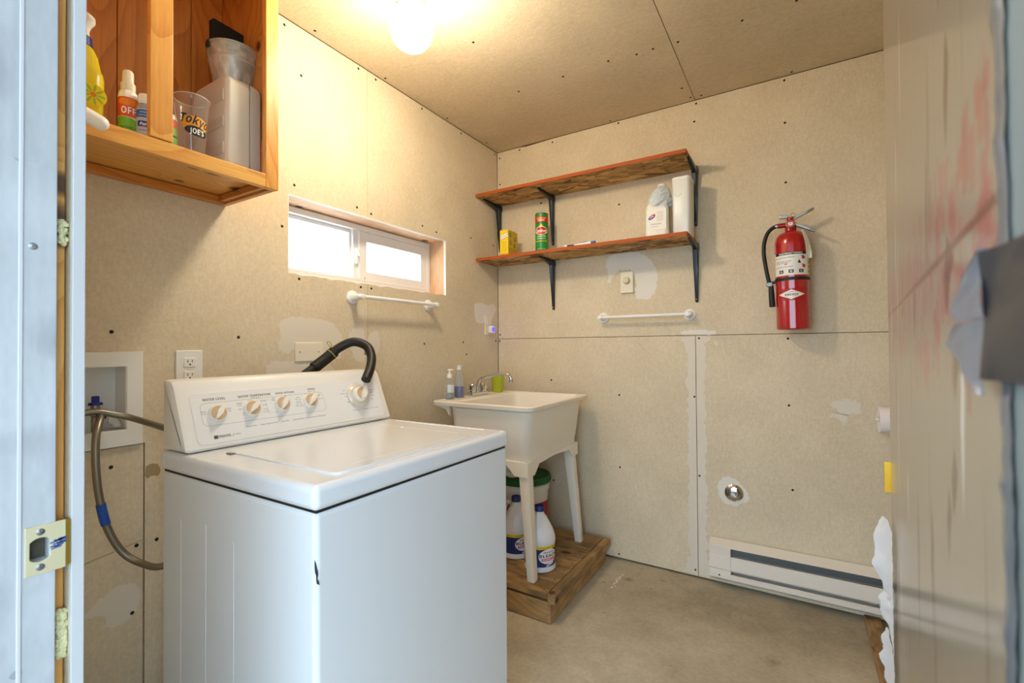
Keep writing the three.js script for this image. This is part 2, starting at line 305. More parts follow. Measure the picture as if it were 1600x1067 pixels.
patch(wallLeft, [[0.255, 1.44], [0.18, 1.45], [0.12, 1.44], [0.06, 1.455], [0.03, 1.43], [0.06, 1.37], [0.12, 1.34], [0.2, 1.325], [0.25, 1.35]], 7, M.compound, 0.01, true);
patch(wallLeft, [[2.05, 0.46], [2.0, 0.50], [1.96, 0.51], [1.925, 0.49], [1.925, 0.43], [1.96, 0.40], [2.0, 0.41], [2.0, 0.44]], 8, M.compoundThin, 0.008, true);
patch(wallLeft, [[1.906, 0.835], [1.885, 0.838], [1.872, 0.825], [1.876, 0.80], [1.892, 0.803], [1.906, 0.798]], 26, std('#a48d69', 0.95), 0.004, true);
patch(wallBack, [[0.735, 1.665], [0.80, 1.70], [0.90, 1.695], [0.975, 1.645], [1.01, 1.57], [1.005, 1.48], [0.96, 1.432], [0.90, 1.445], [0.898, 1.53], [0.87, 1.60], [0.80, 1.598], [0.765, 1.56], [0.745, 1.535], [0.74, 1.59]], 9, M.compound, 0.012);
patch(wallBack, [[0.70, 1.545], [0.715, 1.56], [0.71, 1.525]], 10, M.compoundThin, 0.006);
patch(wallBack, [[1.77, 0.915], [1.80, 0.935], [1.87, 0.93], [1.875, 0.885], [1.835, 0.87], [1.82, 0.825], [1.795, 0.855], [1.765, 0.86], [1.79, 0.885]], 11, M.compoundThin, 0.014);
patch(wallBack, [[1.305, 0.50], [1.35, 0.535], [1.39, 0.52], [1.44, 0.45], [1.42, 0.415], [1.36, 0.395], [1.315, 0.42]], 12, M.compound, 0.011);
const sideBand = (s, lo, hi, seed) => { const r = rng(seed), o = [[1.2038 + s * 0.0016, hi], [1.2038 + s * 0.0016, lo]]; for (let y = lo; y <= hi + 1e-6; y += 0.018) o.push([1.2038 + s * (0.034 + 0.02 * r() + (y > hi - 0.02 ? 0.03 : 0) + (y < 0.1 ? 0.02 : 0)), y]); return o; };
for (const [s, seed] of [[-1, 13], [1, 14]]) part(wallBack, 'compound_band', muv((() => { const p = sideBand(s, 0.02, 1.228, seed); if (s > 0) p.reverse(); return poly(p, 0.0007, 0); })(), 'y'), M.compoundThin);
patch(wallBack, [[1.13, 1.252], [1.2, 1.262], [1.30, 1.25], [1.295, 1.238], [1.2, 1.2375], [1.14, 1.239]], 16, M.compound, 0.006);
patch(wallBack, [[1.29, 1.205], [1.305, 1.20], [1.31, 1.18], [1.295, 1.185]], 17, M.compoundThin, 0.005);

// window
const win = structure('window_1', 'small white vinyl sliding window set deep in the left wall');
{ const yc = (WY0 + WY1) / 2, zc = (WZ0 + WZ1) / 2, h = WY1 - WY0, w = WZ1 - WZ0, fx = -0.135;
  const lin = (n, g, p, l) => part(win, n, g, M.fir, p, null, l);
  lin('reveal_board', wb(0.118, 0.018, w, 'z'), [-0.073, WY1 + 0.008, zc]); lin('reveal_board', wb(0.118, 0.018, w, 'z'), [-0.073, WY0 - 0.012, zc]);
  lin('reveal_board', wb(0.118, h + 0.03, 0.018, 'y'), [-0.073, yc, WZ0 - 0.009]); lin('reveal_board', wb(0.118, h + 0.03, 0.018, 'y'), [-0.073, yc, WZ1 + 0.009]);
  const fr = (z0, z1, y0, y1, t, d, x) => merge([tr(rb(d, y1 - y0, t, 0.003), x, (y0 + y1) / 2, z0 + t / 2), tr(rb(d, y1 - y0, t, 0.003), x, (y0 + y1) / 2, z1 - t / 2), tr(rb(d, t, z1 - z0 - 2 * t + 0.002, 0.003), x, y0 + t / 2, (z0 + z1) / 2), tr(rb(d, t, z1 - z0 - 2 * t + 0.002, 0.003), x, y1 - t / 2, (z0 + z1) / 2)]);
  part(win, 'window_frame', fr(WZ0 + 0.006, WZ1 - 0.004, WY0 + 0.004, WY1 - 0.006, 0.026, 0.05, fx), M.vinyl);
  part(win, 'track_lip', tr(rb(0.006, 0.012, w - 0.06, 0.002), fx + 0.022, WY0 + 0.036, zc), M.vinyl);
  part(win, 'meeting_rail', rb(0.034, h - 0.06, 0.03, 0.003), M.vinyl, [fx - 0.004, yc, 1.035]);
  const s1 = part(win, 'fixed_sash', fr(1.045, WZ1 - 0.03, WY0 + 0.03, WY1 - 0.032, 0.016, 0.02, fx - 0.012), M.vinyl);
  part(s1, 'pane', new THREE.BoxGeometry(0.004, h - 0.08, 0.37), M.glass, [fx - 0.014, yc, 1.235]);
  const s2 = part(win, 'sliding_sash', fr(WZ0 + 0.032, 1.022, WY0 + 0.032, WY1 - 0.034, 0.046, 0.026, fx + 0.010), M.vinyl);
  part(s2, 'pane', new THREE.BoxGeometry(0.004, h - 0.13, 0.40), M.glass, [fx + 0.008, yc, 0.788]);
  const la = part(win, 'latch', merge([tr(rb(0.012, 0.075, 0.018, 0.004), fx + 0.024, 1.612, 1.036), tr(rb(0.016, 0.03, 0.01, 0.004), fx + 0.036, 1.625, 1.036, 0.3)]), M.whitePlastic, null, null, 'small white window latch');
  part(win, 'vent_slot', rb(0.002, 0.022, 0.003, 0.0008), M.dark, [fx + 0.0235, 1.505, 0.99]); }

// door frame
const jambL = structure('trim_1', 'scuffed white painted door jamb at the left with a brass strike plate');
{ const face = DX0;
  part(jambL, 'jamb_board', (() => { const hole = [[-2.3505, 0.931], [-2.3325, 0.931], [-2.3325, 0.959], [-2.3505, 0.959]]; const g = poly([[-2.442, 0.004], [-2.327, 0.004], [-2.327, 2.068], [-2.442, 2.068]], 0.016, 0.001, [hole]); g.rotateY(Math.PI / 2); g.translate(face - 0.017, 0, 0); return muv(g, 'y'); })(), std('#ffffff', 0.55, 0, { map: T.jamb }));
  part(jambL, 'jamb_bead', muv(rb(0.002, 2.1, 0.004, 0.0009, 1), 'y'), std('#c3c2c6', 0.5), [face + 0.0002, 1.03, 2.358]);
  part(jambL, 'drywall_edge', muv(rb(0.006, 2.43, 0.0125, 0.001, 1), 'y'), M.gypsumEdge, [0.8805, 1.215, 2.3063]);
  const sp = part(jambL, 'strike_plate', (() => { const hole = []; for (let k = 0; k < 24; k++) { const a = k / 24 * Math.PI * 2; hole.push([Math.max(-0.0088, Math.min(0.0088, 0.0125 * Math.cos(a))) - 0.001, 0.014 * Math.sin(a)]); }
    const g = poly([[-0.0135, -0.0285], [0.0215, -0.0285], [0.0215, 0.0285], [-0.0135, 0.0285]], 0.0012, 0.0003, [hole]); g.rotateY(Math.PI / 2); return g; })(), std('#e6dcb4', 0.35, 0.5), [face + 0.0002, 0.945, 2.340], null, 'cream brass strike plate');
  part(sp, 'strike_lip', tr(cyl(0.006, 0.006, 0.054, 16), -0.0052, 0, -0.0218), std('#b79a3c', 0.35, 0.7));
  for (const y of [0.0205, -0.0205]) part(sp, 'screw', merge([tr(lathe([[0.0001, 0.0012], [0.003, 0.001], [0.0042, 0]], 16), 0.0013, y, 0.0005, 0, 0, -Math.PI / 2), tr(rb(0.0006, 0.005, 0.001, 0.0002), 0.0026, y, 0.0005, 0.7), tr(rb(0.0006, 0.005, 0.001, 0.0002), 0.0026, y, 0.0005, -0.87)]), std('#85888a', 0.35, 0.8));
  part(sp, 'bolt_pocket', rb(0.001, 0.030, 0.020, 0.0004), std('#4a4532', 0.7), [-0.0165, 0, 0.0015]);
  part(sp, 'marker_smudge', (() => { const r = rng(9), l = []; for (let k = 0; k < 14; k++) l.push(tr(rb(0.0004, 0.0012 + 0.0012 * r(), 0.006 + 0.004 * r(), 0.0002), 0.0016, (r() - 0.5) * 0.013 + 0.002, -0.0155 + 0.008 * (r() - 0.5), (r() - 0.5) * 0.5)); return merge(l); })(), std('#4f5f92', 0.6), null, null, 'blue marker smudge on the plate');
  part(jambL, 'screw', merge([tr(lathe([[0.0001, 0.0012], [0.003, 0.001], [0.0042, 0]], 16), face + 0.0002, 1.301, 2.348, 0, 0, -Math.PI / 2), tr(rb(0.0006, 0.005, 0.001, 0.0002), face + 0.0014, 1.301, 2.348, 0.6), tr(rb(0.0006, 0.005, 0.001, 0.0002), face + 0.0014, 1.301, 2.348, -0.97)]), std('#9aa0a6', 0.4, 0.7));
  const fl = (y, h, n, seed) => { const r = rng(seed), l = []; for (let k = 0; k < n; k++) { const s = new THREE.IcosahedronGeometry(0.0012 + 0.0014 * r(), 1); s.scale(0.7 + r(), 0.7 + 1.4 * r(), 0.7 + r()); tr(s, 0.869 + 0.006 * r(), y + (r() - 0.5) * h, 2.319 + 0.008 * (r() - 0.5)); l.push(s); } return merge(l); };
  const wool = std('#d9d3a2', 1);
  part(jambL, 'insulation_tuft', fl(0.83, 0.055, 230, 21), wool, null, null, 'yellow insulation fluff in the gap', 'stuff');
  part(jambL, 'insulation_tuft', fl(1.325, 0.03, 60, 22), wool, null, null, 'yellow insulation fluff in the gap', 'stuff'); }
const jambR = structure('trim_2', 'grey door jamb at the right with foil tape along its corner');
const foil = std('#c3cad2', 0.28, 0.9);
part(jambR, 'jamb_board', muv(rb(0.018, 2.1, 0.115, 0.001, 1), 'y'), std('#a2a59c', 0.6, 0, { map: T.jamb }), [DX1 + 0.009, 1.03, 2.3835]);
part(jambR, 'foil_strip', (() => { const r = rng(15), p = [], id = [], n = 420; for (let k = 0; k <= n; k++) { const y = 0.02 + 2.03 * k / n, a = 0.0012 * r(), b = 0.0015 * r(); p.push(DX1 - 0.0006 - a * 0.5, y, 2.3325 + b, DX1 - 0.0012 - a, y, 2.3285 + b, DX1 - 0.0004 - a, y, 2.3255 - b, DX1 + 0.004, y, 2.3252); } for (let k = 0; k < n; k++) for (let i = 0; i < 3; i++) { const a = k * 4 + i, b = a + 4; id.push(a, a + 1, b, a + 1, b + 1, b); } const q = new THREE.BufferGeometry(); q.setAttribute('position', new THREE.Float32BufferAttribute(p, 3)); q.setIndex(id); q.computeVertexNormals(); return q; })(), new THREE.MeshStandardMaterial({ color: '#98a2ab', roughness: 0.3, metalness: 0.85, side: THREE.DoubleSide }), null, null, 'crinkled shiny foil along the jamb corner');
const jambT = structure('trim_3', 'painted head jamb above the doorway');
part(jambT, 'jamb_board', muv(rb(DX1 - DX0 + 0.036, 0.018, 0.115, 0.001, 1), 'x'), std('#e6e8e6', 0.6, 0, { map: T.jamb }), [(DX0 + DX1) / 2, DH + 0.021, 2.3845]);

// open door leaf, hinged at the right jamb
const door = structure('door_1', 'open door leaf with a scratched tan face and red smears');
door.position.set(1.700, 0, 2.322); door.rotation.y = -0.097;
{ const w = 0.812, h = 2.03, t = 0.045;
  const tex = canvasTex(1024, 2048, (x, cw, ch) => {
    const q = rng(91), X = (s) => s / w * cw, Y = (y) => ch - y / h * ch;
    x.fillStyle = '#8b7c67'; x.fillRect(0, 0, cw, ch);
    for (let k = 0; k < 900; k++) { x.globalAlpha = 0.04 + 0.07 * q(); x.fillStyle = q() < 0.5 ? '#6f604d' : '#b0a594'; x.fillRect(q() * cw, q() * ch, 1 + 5 * q(), 60 + 600 * q()); }
    x.globalAlpha = 1;
    for (let k = 0; k < 420; k++) { const yy = 1.215 + (q() - 0.5) * 0.11; x.globalAlpha = 0.2 + 0.3 * q(); x.fillStyle = q() < 0.7 ? '#9c3238' : '#7c2730'; x.fillRect(q() * cw, Y(yy), 3 + 14 * q(), 6 + 30 * q()); }
    x.globalAlpha = 0.85; x.strokeStyle = '#5e2e2a'; x.lineWidth = 4; x.beginPath(); x.moveTo(0, Y(1.212)); x.lineTo(cw, Y(1.214)); x.stroke();
    const gouge = (s, y, a, b, c = '#4f3a2c') => { x.fillStyle = c; x.globalAlpha = 0.95; x.beginPath(); x.moveTo(X(s - a / 2), Y(y + b * 0.2)); x.lineTo(X(s), Y(y + b / 2)); x.lineTo(X(s + a / 2), Y(y)); x.lineTo(X(s + a * 0.2), Y(y - b / 2)); x.fill(); };
    gouge(0.12, 1.365, 0.03, 0.05); gouge(0.105, 1.29, 0.02, 0.06); gouge(0.11, 1.20, 0.035, 0.04, '#571f22'); gouge(0.09, 1.155, 0.02, 0.03); gouge(0.1, 1.10, 0.02, 0.035); gouge(0.12, 1.075, 0.015, 0.04);
    gouge(0.2, 1.25, 0.012, 0.09); gouge(0.3, 1.19, 0.02, 0.05); gouge(0.45, 1.2, 0.03, 0.012); gouge(0.6, 1.1, 0.02, 0.12); gouge(0.2, 1.02, 0.015, 0.1); gouge(0.3, 0.98, 0.02, 0.14);
    for (let k = 0; k < 60; k++) gouge(q() * w, q() * h, 0.004 + 0.012 * q(), 0.02 + 0.16 * q(), q() < 0.6 ? '#6e5c48' : '#c9c3b8');
    x.globalAlpha = 0.35; for (let k = 0; k < 160; k++) { x.fillStyle = '#e4e6ea'; x.fillRect(q() * cw, Y(0.75) * 0.98 + q() * 900, 2 + 7 * q(), 30 + 200 * q()); }
    x.globalAlpha = 1;
  });
  // local frame: +x runs from hinge to latch edge before the turn
  const leaf = new THREE.Group(); leaf.name = 'door_leaf'; leaf.rotation.y = Math.PI / 2; door.add(leaf);
  const g = rb(w, h, t, 0.002, 1); { const p = g.attributes.position, n = g.attributes.normal, uv = g.attributes.uv; for (let i = 0; i < p.count; i++) uv.setXY(i, Math.abs(n.getZ(i)) > 0.6 ? p.getX(i) / w + 0.5 : 0.98, p.getY(i) / h + 0.5); }
  part(leaf, 'door_panel', g, phys('#ffffff', 0.28, { map: tex, clearcoat: 0.5, clearcoatRoughness: 0.14 }), [w / 2, h / 2 + 0.012, t / 2 + 0.0005]);
  part(leaf, 'latch_plate', rb(0.0022, 0.052, 0.026, 0.0008), M.brass, [w + 0.0012, 0.954, 0.0045], null, 'loose brass latch faceplate standing off the edge');
  part(leaf, 'latch_bolt', (() => { const q = poly([[0, -0.008], [0.0125, -0.008], [0.003, 0.008], [0, 0.008]], 0.02, 0.001); q.rotateX(Math.PI / 2); q.translate(w, 0.958, 0.006); return q; })(), M.brass, null, null, 'sprung brass latch bolt');
  for (const y of [0.25, 1.05, 1.82]) part(leaf, 'hinge', merge([tr(cyl(0.006, 0.006, 0.09, 14), -0.004, y, t + 0.004)]), M.steel);
  // torn plastic film caught on the latch edge
  const film = phys('#e6ebf2', 0.35, { transmission: 0.25, thickness: 0, side: THREE.DoubleSide });
  const sheet = (y0, y1, out, seed) => { const nx = 8, ny = 26, p = [], id = [], r = rng(seed), prof = Array.from({ length: ny + 1 }, (_, j) => out * (0.2 + 0.8 * Math.pow(Math.sin(Math.PI * (j + 0.4) / (ny + 0.8)), 0.7)) * (0.88 + 0.16 * Math.sin(j * 0.55 + seed) + 0.08 * r()));
    for (let j = 0; j <= ny; j++) for (let i = 0; i <= nx; i++) { const a = i / nx, y = y0 + (y1 - y0) * j / ny; p.push(w - 0.13 + a * 0.14, y - 0.015 * a * a, -0.003 - prof[j] * a * a * a - 0.003 * Math.abs(Math.sin(j * 0.35 + i * 0.7 + seed)) * a - 0.0012 * r()); }
    for (let j = 0; j < ny; j++) for (let i = 0; i < nx; i++) { const a = j * (nx + 1) + i, b = a + nx + 1; id.push(a, a + 1, b, a + 1, b + 1, b); }
    const q = new THREE.BufferGeometry(); q.setAttribute('position', new THREE.Float32BufferAttribute(p, 3)); q.setIndex(id); q.computeVertexNormals(); return q; };
  part(leaf, 'plastic_film', sheet(0.775, 0.900, 0.021, 3), film, null, null, 'torn white plastic film'); part(leaf, 'plastic_film', sheet(0.722, 0.780, 0.013, 5), film, null, null, 'torn white plastic film'); part(leaf, 'plastic_film', sheet(0.62, 0.712, 0.012, 8), film, null, null, 'torn white plastic film');
}
// duct tape bridging the right jamb and the door face
{ const t = thing('duct_tape', 'dark grey duct tape strip with torn ends stuck across the right door jamb', 'tape', [0, 0, 0]);
  const ribbon = (pts, y0, y1, tear) => { const p = [], id = [], ny = 16, cv = new THREE.CatmullRomCurve3(pts.map(([x, z]) => V(x, 0, z)), false, 'centripetal'), nx = 24; for (let i = 0; i <= nx; i++) for (let j = 0; j <= ny; j++) { const v = j / ny, u = Math.min(1, i / nx * (1 - tear(v))), q = cv.getPoint(u); p.push(q.x - 0.0007 * Math.sin(v * 5 + i * 0.35), y0 + (y1 - y0) * v, q.z); } for (let i = 0; i < nx; i++) for (let j = 0; j < ny; j++) { const a = i * (ny + 1) + j, b = a + ny + 1; id.push(a, b, a + 1, a + 1, b, b + 1); } const q = new THREE.BufferGeometry(); q.setAttribute('position', new THREE.Float32BufferAttribute(p, 3)); q.setIndex(id); q.computeVertexNormals(); return q; };
  part(t, 'tape_strip', ribbon([[1.7015, 2.44], [1.6965, 2.43], [1.6965, 2.40], [1.6965, 2.36], [1.6962, 2.335], [1.6950, 2.326]], 1.168, 1.2065, () => 0), phys('#161c23', 0.4, { clearcoat: 0.2, side: THREE.DoubleSide }));
  part(t, 'torn_end', ribbon([[1.6955, 2.327], [1.6962, 2.31], [1.699, 2.285], [1.7015, 2.262], [1.7045, 2.235]], 1.163, 1.186, (v) => Math.min(0.93, 1.3 * Math.abs(v - 0.68) + 0.03 * Math.sin(v * 19))), phys('#7d828c', 0.35, { metalness: 0.5, side: THREE.DoubleSide }), null, null, 'silvery torn tape end');
  part(t, 'torn_end', ribbon([[1.6955, 2.327], [1.6965, 2.305], [1.699, 2.28], [1.7025, 2.255]], 1.1865, 1.2075, (v) => Math.min(0.93, 1.3 * Math.abs(v - 0.3) + 0.04 * Math.sin(v * 15))), phys('#7d828c', 0.35, { metalness: 0.5, side: THREE.DoubleSide }), null, null, 'silvery torn tape end'); }

// floor plate strip at the right
{ const t = thing('floor_plank', 'weathered wooden strip lying on the floor beneath the right end of the heater', 'plank', [1.905, 0, 0.30]);
  part(t, 'board', wb(0.058, 0.02, 0.62, 'z', 0.003), M.rough, [0, 0.0105, 0.02]);
  const r = rng(8), l = []; for (let k = 0; k < 9; k++) l.push(tr(new THREE.TorusGeometry(0.009, 0.0012, 5, 10, 2.4), 0.016, 0.0206, -0.2 + k * 0.055, Math.PI / 2, 0, 0));
  part(t, 'staple', merge(l), std('#5a4630', 0.6, 0.4), null, null, null, 'stuff'); }

// ---------------------------------------------------------------- things
const faceCam = (x, z) => Math.atan2(1.648 - x, 2.52 - z);
const label = (w, h, draw) => canvasTex(w, h, draw);
const txt = (x, s, px, py, size, color = '#111', font = 'sans-serif', weight = 'bold', align = 'center') => { x.fillStyle = color; x.font = `${weight} ${size}px ${font}`; x.textAlign = align; x.textBaseline = 'middle'; x.fillText(s, px, py); };
function wrapLabel(parent, r0, r1, y0, y1, arc, tex, turn = 0, rough = 0.45, text, name = 'label') {   // a printed band round a body
  const g = lathe([[r0, y0], [r1, y1]], 36, -arc / 2, arc);
  return part(parent, name, g, std('#ffffff', rough, 0, { map: tex }), null, [0, turn, 0], text);
}

// ceiling light: glowing globe on a porcelain holder
{ const t = thing('ceiling_light', 'glowing white glass globe lamp on a white porcelain holder on the ceiling', 'ceiling lamp', [BULB.x, H, BULB.z]);
  part(t, 'lamp_holder', lathe([[0.0001, -0.126], [0.042, -0.126], [0.047, -0.122], [0.048, -0.075], [0.053, -0.03], [0.060, -0.012], [0.062, 0], [0.0001, 0]], 40), M.whitePlastic);
  part(t, 'screw', tr(new THREE.SphereGeometry(0.004, 10, 6), 0.046, -0.112, 0.012), M.steel);
  part(t, 'screw', tr(new THREE.SphereGeometry(0.004, 10, 6), -0.03, -0.112, 0.037), M.steel);
  const sh = part(t, 'globe', lathe(Array.from({ length: 25 }, (_, k) => { const a = -Math.PI / 2 + k / 24 * (Math.PI - 0.55); return [Math.max(0.0001, 0.0723 * Math.cos(a)), BULB.y - H + 0.074 * Math.sin(a)]; }), 48), std('#fffaf0', 0.3, 0, { emissive: new THREE.Color(1, 0.9, 0.72), emissiveIntensity: 4.5 }), null, null, 'glowing white glass globe');
  sh.castShadow = false;
  scene.add(bulbLight); }

// washing machine
{ const t = thing('washing_machine', 'white top-loading washing machine with a tilted knob console', 'washing machine', [0, 0, 0]);
  const x0 = 0.24, x1 = 0.873, z0 = 1.281, z1 = 1.966, zc = (z0 + z1) / 2, xc = (x0 + x1) / 2;
  part(t, 'cabinet', tr(rb(x1 - x0 - 0.006, 0.8455, z1 - z0 - 0.006, 0.012, 3), xc, 0.022 + 0.42275, zc), M.enamelSide);
  for (const [fx, fz] of [[x0 + 0.06, z0 + 0.06], [x1 - 0.06, z0 + 0.06], [x0 + 0.06, z1 - 0.06], [x1 - 0.06, z1 - 0.06]]) part(t, 'foot', tr(cyl(0.022, 0.018, 0.024, 18), fx, 0.012, fz), M.black);
  part(t, 'deck_gasket', tr(rb(x1 - x0 - 0.014, 0.006, z1 - z0 - 0.014, 0.002), xc, 0.868, zc), M.black);
  part(t, 'top_deck', tr(rb(x1 - x0 + 0.003, 0.049, z1 - z0 + 0.003, 0.014, 4), xc, 0.8945, zc), M.enamel);
  const lidPts = rrectPts(0.40, 0.53, 0.022, 6, 0.640, 0).map(([x, z]) => [x, z]);
  const lid = part(t, 'lid', (() => { const g = poly(lidPts.map(([x, z]) => [x, -(z)]), 0.0035, 0.0016); g.rotateX(-Math.PI / 2); g.translate(0, 0.9178, zc + 0.004); return g; })(), M.enamel);
  const bead = (pts, r) => { const g = capTube(pts, r, 60, 8); return g; };
  part(lid, 'lid_bead', (() => { const za = zc + 0.004 - 0.265, g = bead([[0.45, 0.9205, za + 0.05], [0.70, 0.9205, za + 0.05], [0.775, 0.9205, za + 0.052], [0.795, 0.9205, za + 0.066], [0.800, 0.9205, za + 0.10], [0.800, 0.9205, za + 0.46]], 0.0028); return g; })(), M.enamel);
  part(t, 'deck_bead', bead([[0.42, 0.9176, z0 + 0.03], [0.60, 0.9176, z0 + 0.03], [0.80, 0.9176, z0 + 0.03]], 0.003), M.enamel);
  part(t, 'lid_hinge', tr(rb(0.022, 0.006, 0.012, 0.002), 0.447, 0.9195, zc + 0.274), std('#77746c', 0.5));
  part(t, 'lid_bumper', tr(new THREE.SphereGeometry(0.006, 12, 8).scale(1, 0.6, 1), 0.555, 0.922, 1.42), M.ivoryPlastic);
  for (const [x, y] of [[0.345, 0.76], [0.465, 0.77], [0.585, 0.755]]) part(t, 'side_ridge', tr(rb(0.003, y - 0.1, 0.0016, 0.0007), x, y / 2 + 0.05, z1 - 0.0032), M.enamelSide);
  part(t, 'paint_chip', (() => { const g = poly(noiseEdge([[-0.002, 0.024], [0.003, 0.006], [0.0035, -0.012], [0.007, -0.026], [0.001, -0.022], [-0.001, 0.0]], 0.0009, 6, 3), 0.0008, 0); g.rotateY(0.75); g.translate(x1 - 0.0058, 0.757, z1 - 0.0058); return g; })(), M.black, null, null, 'dark chipped scratch on the cabinet corner');
  // console
  const con = [[0.243, 0.921], [0.360, 0.921], [0.3665, 0.928], [0.302, 1.082], [0.290, 1.097], [0.276, 1.101], [0.250, 1.101], [0.243, 1.094]];
  const cg = poly(con, 0.655, 0.013); cg.translate(0, 0, 1.296);
  const cons = part(t, 'console', toCreasedNormals(cg, 0.5), M.consolePlastic);
  const dx = 0.302 - 0.3665, dy = 1.082 - 0.928, L = Math.hypot(dx, dy), tilt = Math.atan2(-dx, dy);     // front slope
  const onPanel = (s, z, off = 0) => [0.3665 + dx / L * s + off * Math.cos(tilt), 0.928 + dy / L * s + off * Math.sin(tilt), z];
  // panel plate: local x runs to -z (viewer's right), local y up the slope, local z out of the panel
  const pw = 0.620, ph = 0.138, pc = 1.6225, s0 = 0.008;
  const panelTex = label(2048, 456, (x, w, h) => {
    x.fillStyle = '#e7e8e7'; x.fillRect(0, 0, w, h);
    const X = (z) => (pc + pw / 2 - z) / pw * w, Y = (s) => h - (s - s0) / ph * h;
    x.strokeStyle = '#b9b9b4'; x.lineWidth = 4; x.beginPath(); x.roundRect(X(1.912), Y(0.118), X(1.545) - X(1.912), Y(0.056) - Y(0.118), 46); x.stroke();
    x.lineWidth = 3; x.strokeRect(X(1.725) - 40, Y(0.110), 92, 130);
    const c = '#565656';
    txt(x, 'WATER LEVEL', X(1.874), Y(0.127), 30, c); txt(x, 'WATER TEMPERATURE', X(1.765), Y(0.127), 30, c); txt(x, 'RINSE OPTIONS', X(1.672), Y(0.127), 27, c); txt(x, 'SPEEDS', X(1.582), Y(0.131), 27, c);
    txt(x, 'Agitate / Spin', X(1.582), Y(0.124), 15, c, 'sans-serif', 'normal'); txt(x, 'Wash / Rinse', X(1.765), Y(0.1205), 14, c, 'sans-serif', 'normal');
    const sm = (s, z, y, n = 17) => txt(x, s, X(z), Y(y), n, '#6a6a6a', 'sans-serif', 'normal');
    sm('SMALL', 1.906, 0.095); sm('Load', 1.906, 0.089); sm('LARGE', 1.843, 0.097); sm('Load', 1.843, 0.091);
    sm('WARM', 1.812, 0.108); sm('Cold', 1.812, 0.102); sm('HOT', 1.812, 0.091); sm('COLD', 1.802, 0.078); sm('AUTO', 1.782, 0.113); sm('WARM', 1.745, 0.109); sm('COLD', 1.742, 0.096); sm('COLD', 1.742, 0.083); sm('Energy Saver', 1.742, 0.076, 13);
    sm('ONE', 1.712, 0.113); sm('Rinse', 1.712, 0.107); sm('TWO', 1.674, 0.116); sm('Rinses', 1.674, 0.111);
    for (const [q, y] of [['HEAVY', 0.108], ['Fast / Fast', 0.102], ['NORMAL', 0.094], ['Fast / Fast', 0.088], ['PERM. PRESS', 0.081]]) sm(q, 1.635, y, 15);
    sm('DELICATE', 1.598, 0.117, 15); sm('Slow / Slow', 1.598, 0.112, 13); sm('KNITS', 1.559, 0.108, 15); sm('Slow / Fast', 1.559, 0.096, 13);
    for (const [q, z, y, n] of [['OFF', 1.460, 0.115, 16], ['ULTRA CLEAN', 1.462, 0.104, 18], ['14 MIN', 1.458, 0.094, 15], ['PREWASH', 1.446, 0.073, 20], ['SOAK', 1.428, 0.056, 18], ['OFF', 1.386, 0.058, 20], ['HEAVY DUTY', 1.348, 0.108, 20], ['NORMAL', 1.347, 0.100, 18], ['OFF', 1.345, 0.088, 14], ['LIGHT', 1.352, 0.074, 14]]) sm(q, z, y, n);
    sm('Heavy Duty   \u2022   Super Capacity Plus   \u2022   Quiet Pak   \u2022   2-Speed Motor, 3 Temperature Combinations', 1.68, 0.040, 19); sm('Start: Push In, Turn Clockwise   Pull Out   To Start', 1.39, 0.042, 17);
    x.fillStyle = '#4a4f52'; x.fillRect(X(1.893), Y(0.0285), 32, 30); txt(x, 'KENMORE', X(1.8785) + 26, Y(0.0252), 27, '#4a4f52', 'sans-serif', 'bold'); txt(x, '80 SERIES', X(1.835), Y(0.0245), 16, '#777', 'sans-serif', 'normal'); x.fillRect(X(1.893) + 34, Y(0.0222), 130, 3);
  });
  const pg = poly(rrectPts(pw, ph, 0.016, 6, 0, ph / 2), 0.0018, 0.0006);
  { const p = pg.attributes.position, uv = pg.attributes.uv; for (let i = 0; i < p.count; i++) uv.setXY(i, p.getX(i) / pw + 0.5, p.getY(i) / ph); }
  const panel = part(cons, 'control_panel', pg, phys('#ffffff', 0.35, { map: panelTex, clearcoat: 0.4, clearcoatRoughness: 0.2 }), onPanel(s0, pc, -0.0008));
  panel.rotation.order = 'YXZ'; panel.rotation.set(-tilt, Math.PI / 2, 0);
  function knob(parent, s, z, r, spin) {
    const k = new THREE.Group(); k.name = 'knob'; k.position.set(...onPanel(s, z, 0.001)); k.rotation.order = 'YXZ'; k.rotation.set(-tilt, Math.PI / 2, 0); parent.add(k);
    part(k, 'knob_skirt', (() => { const q = smoothLathe([[r * 1.0, 0], [r * 1.02, 0.004], [r * 0.97, 0.009], [r * 0.9, 0.011], [0.0001, 0.0115]], 32); q.rotateX(Math.PI / 2); return q; })(), M.knobWhite);
    part(k, 'knob_face', (() => { const q = cyl(r * 0.86, r * 0.84, 0.002, 32); q.rotateX(Math.PI / 2); q.translate(0, 0, 0.0118); return q; })(), M.knobTan);
    part(k, 'knob_grip', (() => { const q = poly([[-r * 0.9, -r * 0.10], [0, -r * 0.34], [r * 0.9, -r * 0.16], [r * 0.9, r * 0.16], [0, r * 0.34], [-r * 0.9, r * 0.10]], r * 0.62, 0.0012); q.translate(0, 0, 0.009); q.rotateZ(spin); return q; })(), M.knobWhite);
    return k;
  }
  for (const [z, s, a] of [[1.874, 0.092, 0.95], [1.782, 0.095, 0.75], [1.691, 0.098, 0.95], [1.597, 0.099, 0.85]]) knob(cons, s - 0.006, z, 0.0225, a);
  const dial = new THREE.Group(); dial.name = 'timer_dial'; dial.position.set(...onPanel(0.092, 1.409, 0.001)); dial.scale.setScalar(1.08); dial.rotation.order = 'YXZ'; dial.rotation.set(-tilt, Math.PI / 2, 0); cons.add(dial);
  const fwd = (q) => { q.rotateX(Math.PI / 2); return q; };
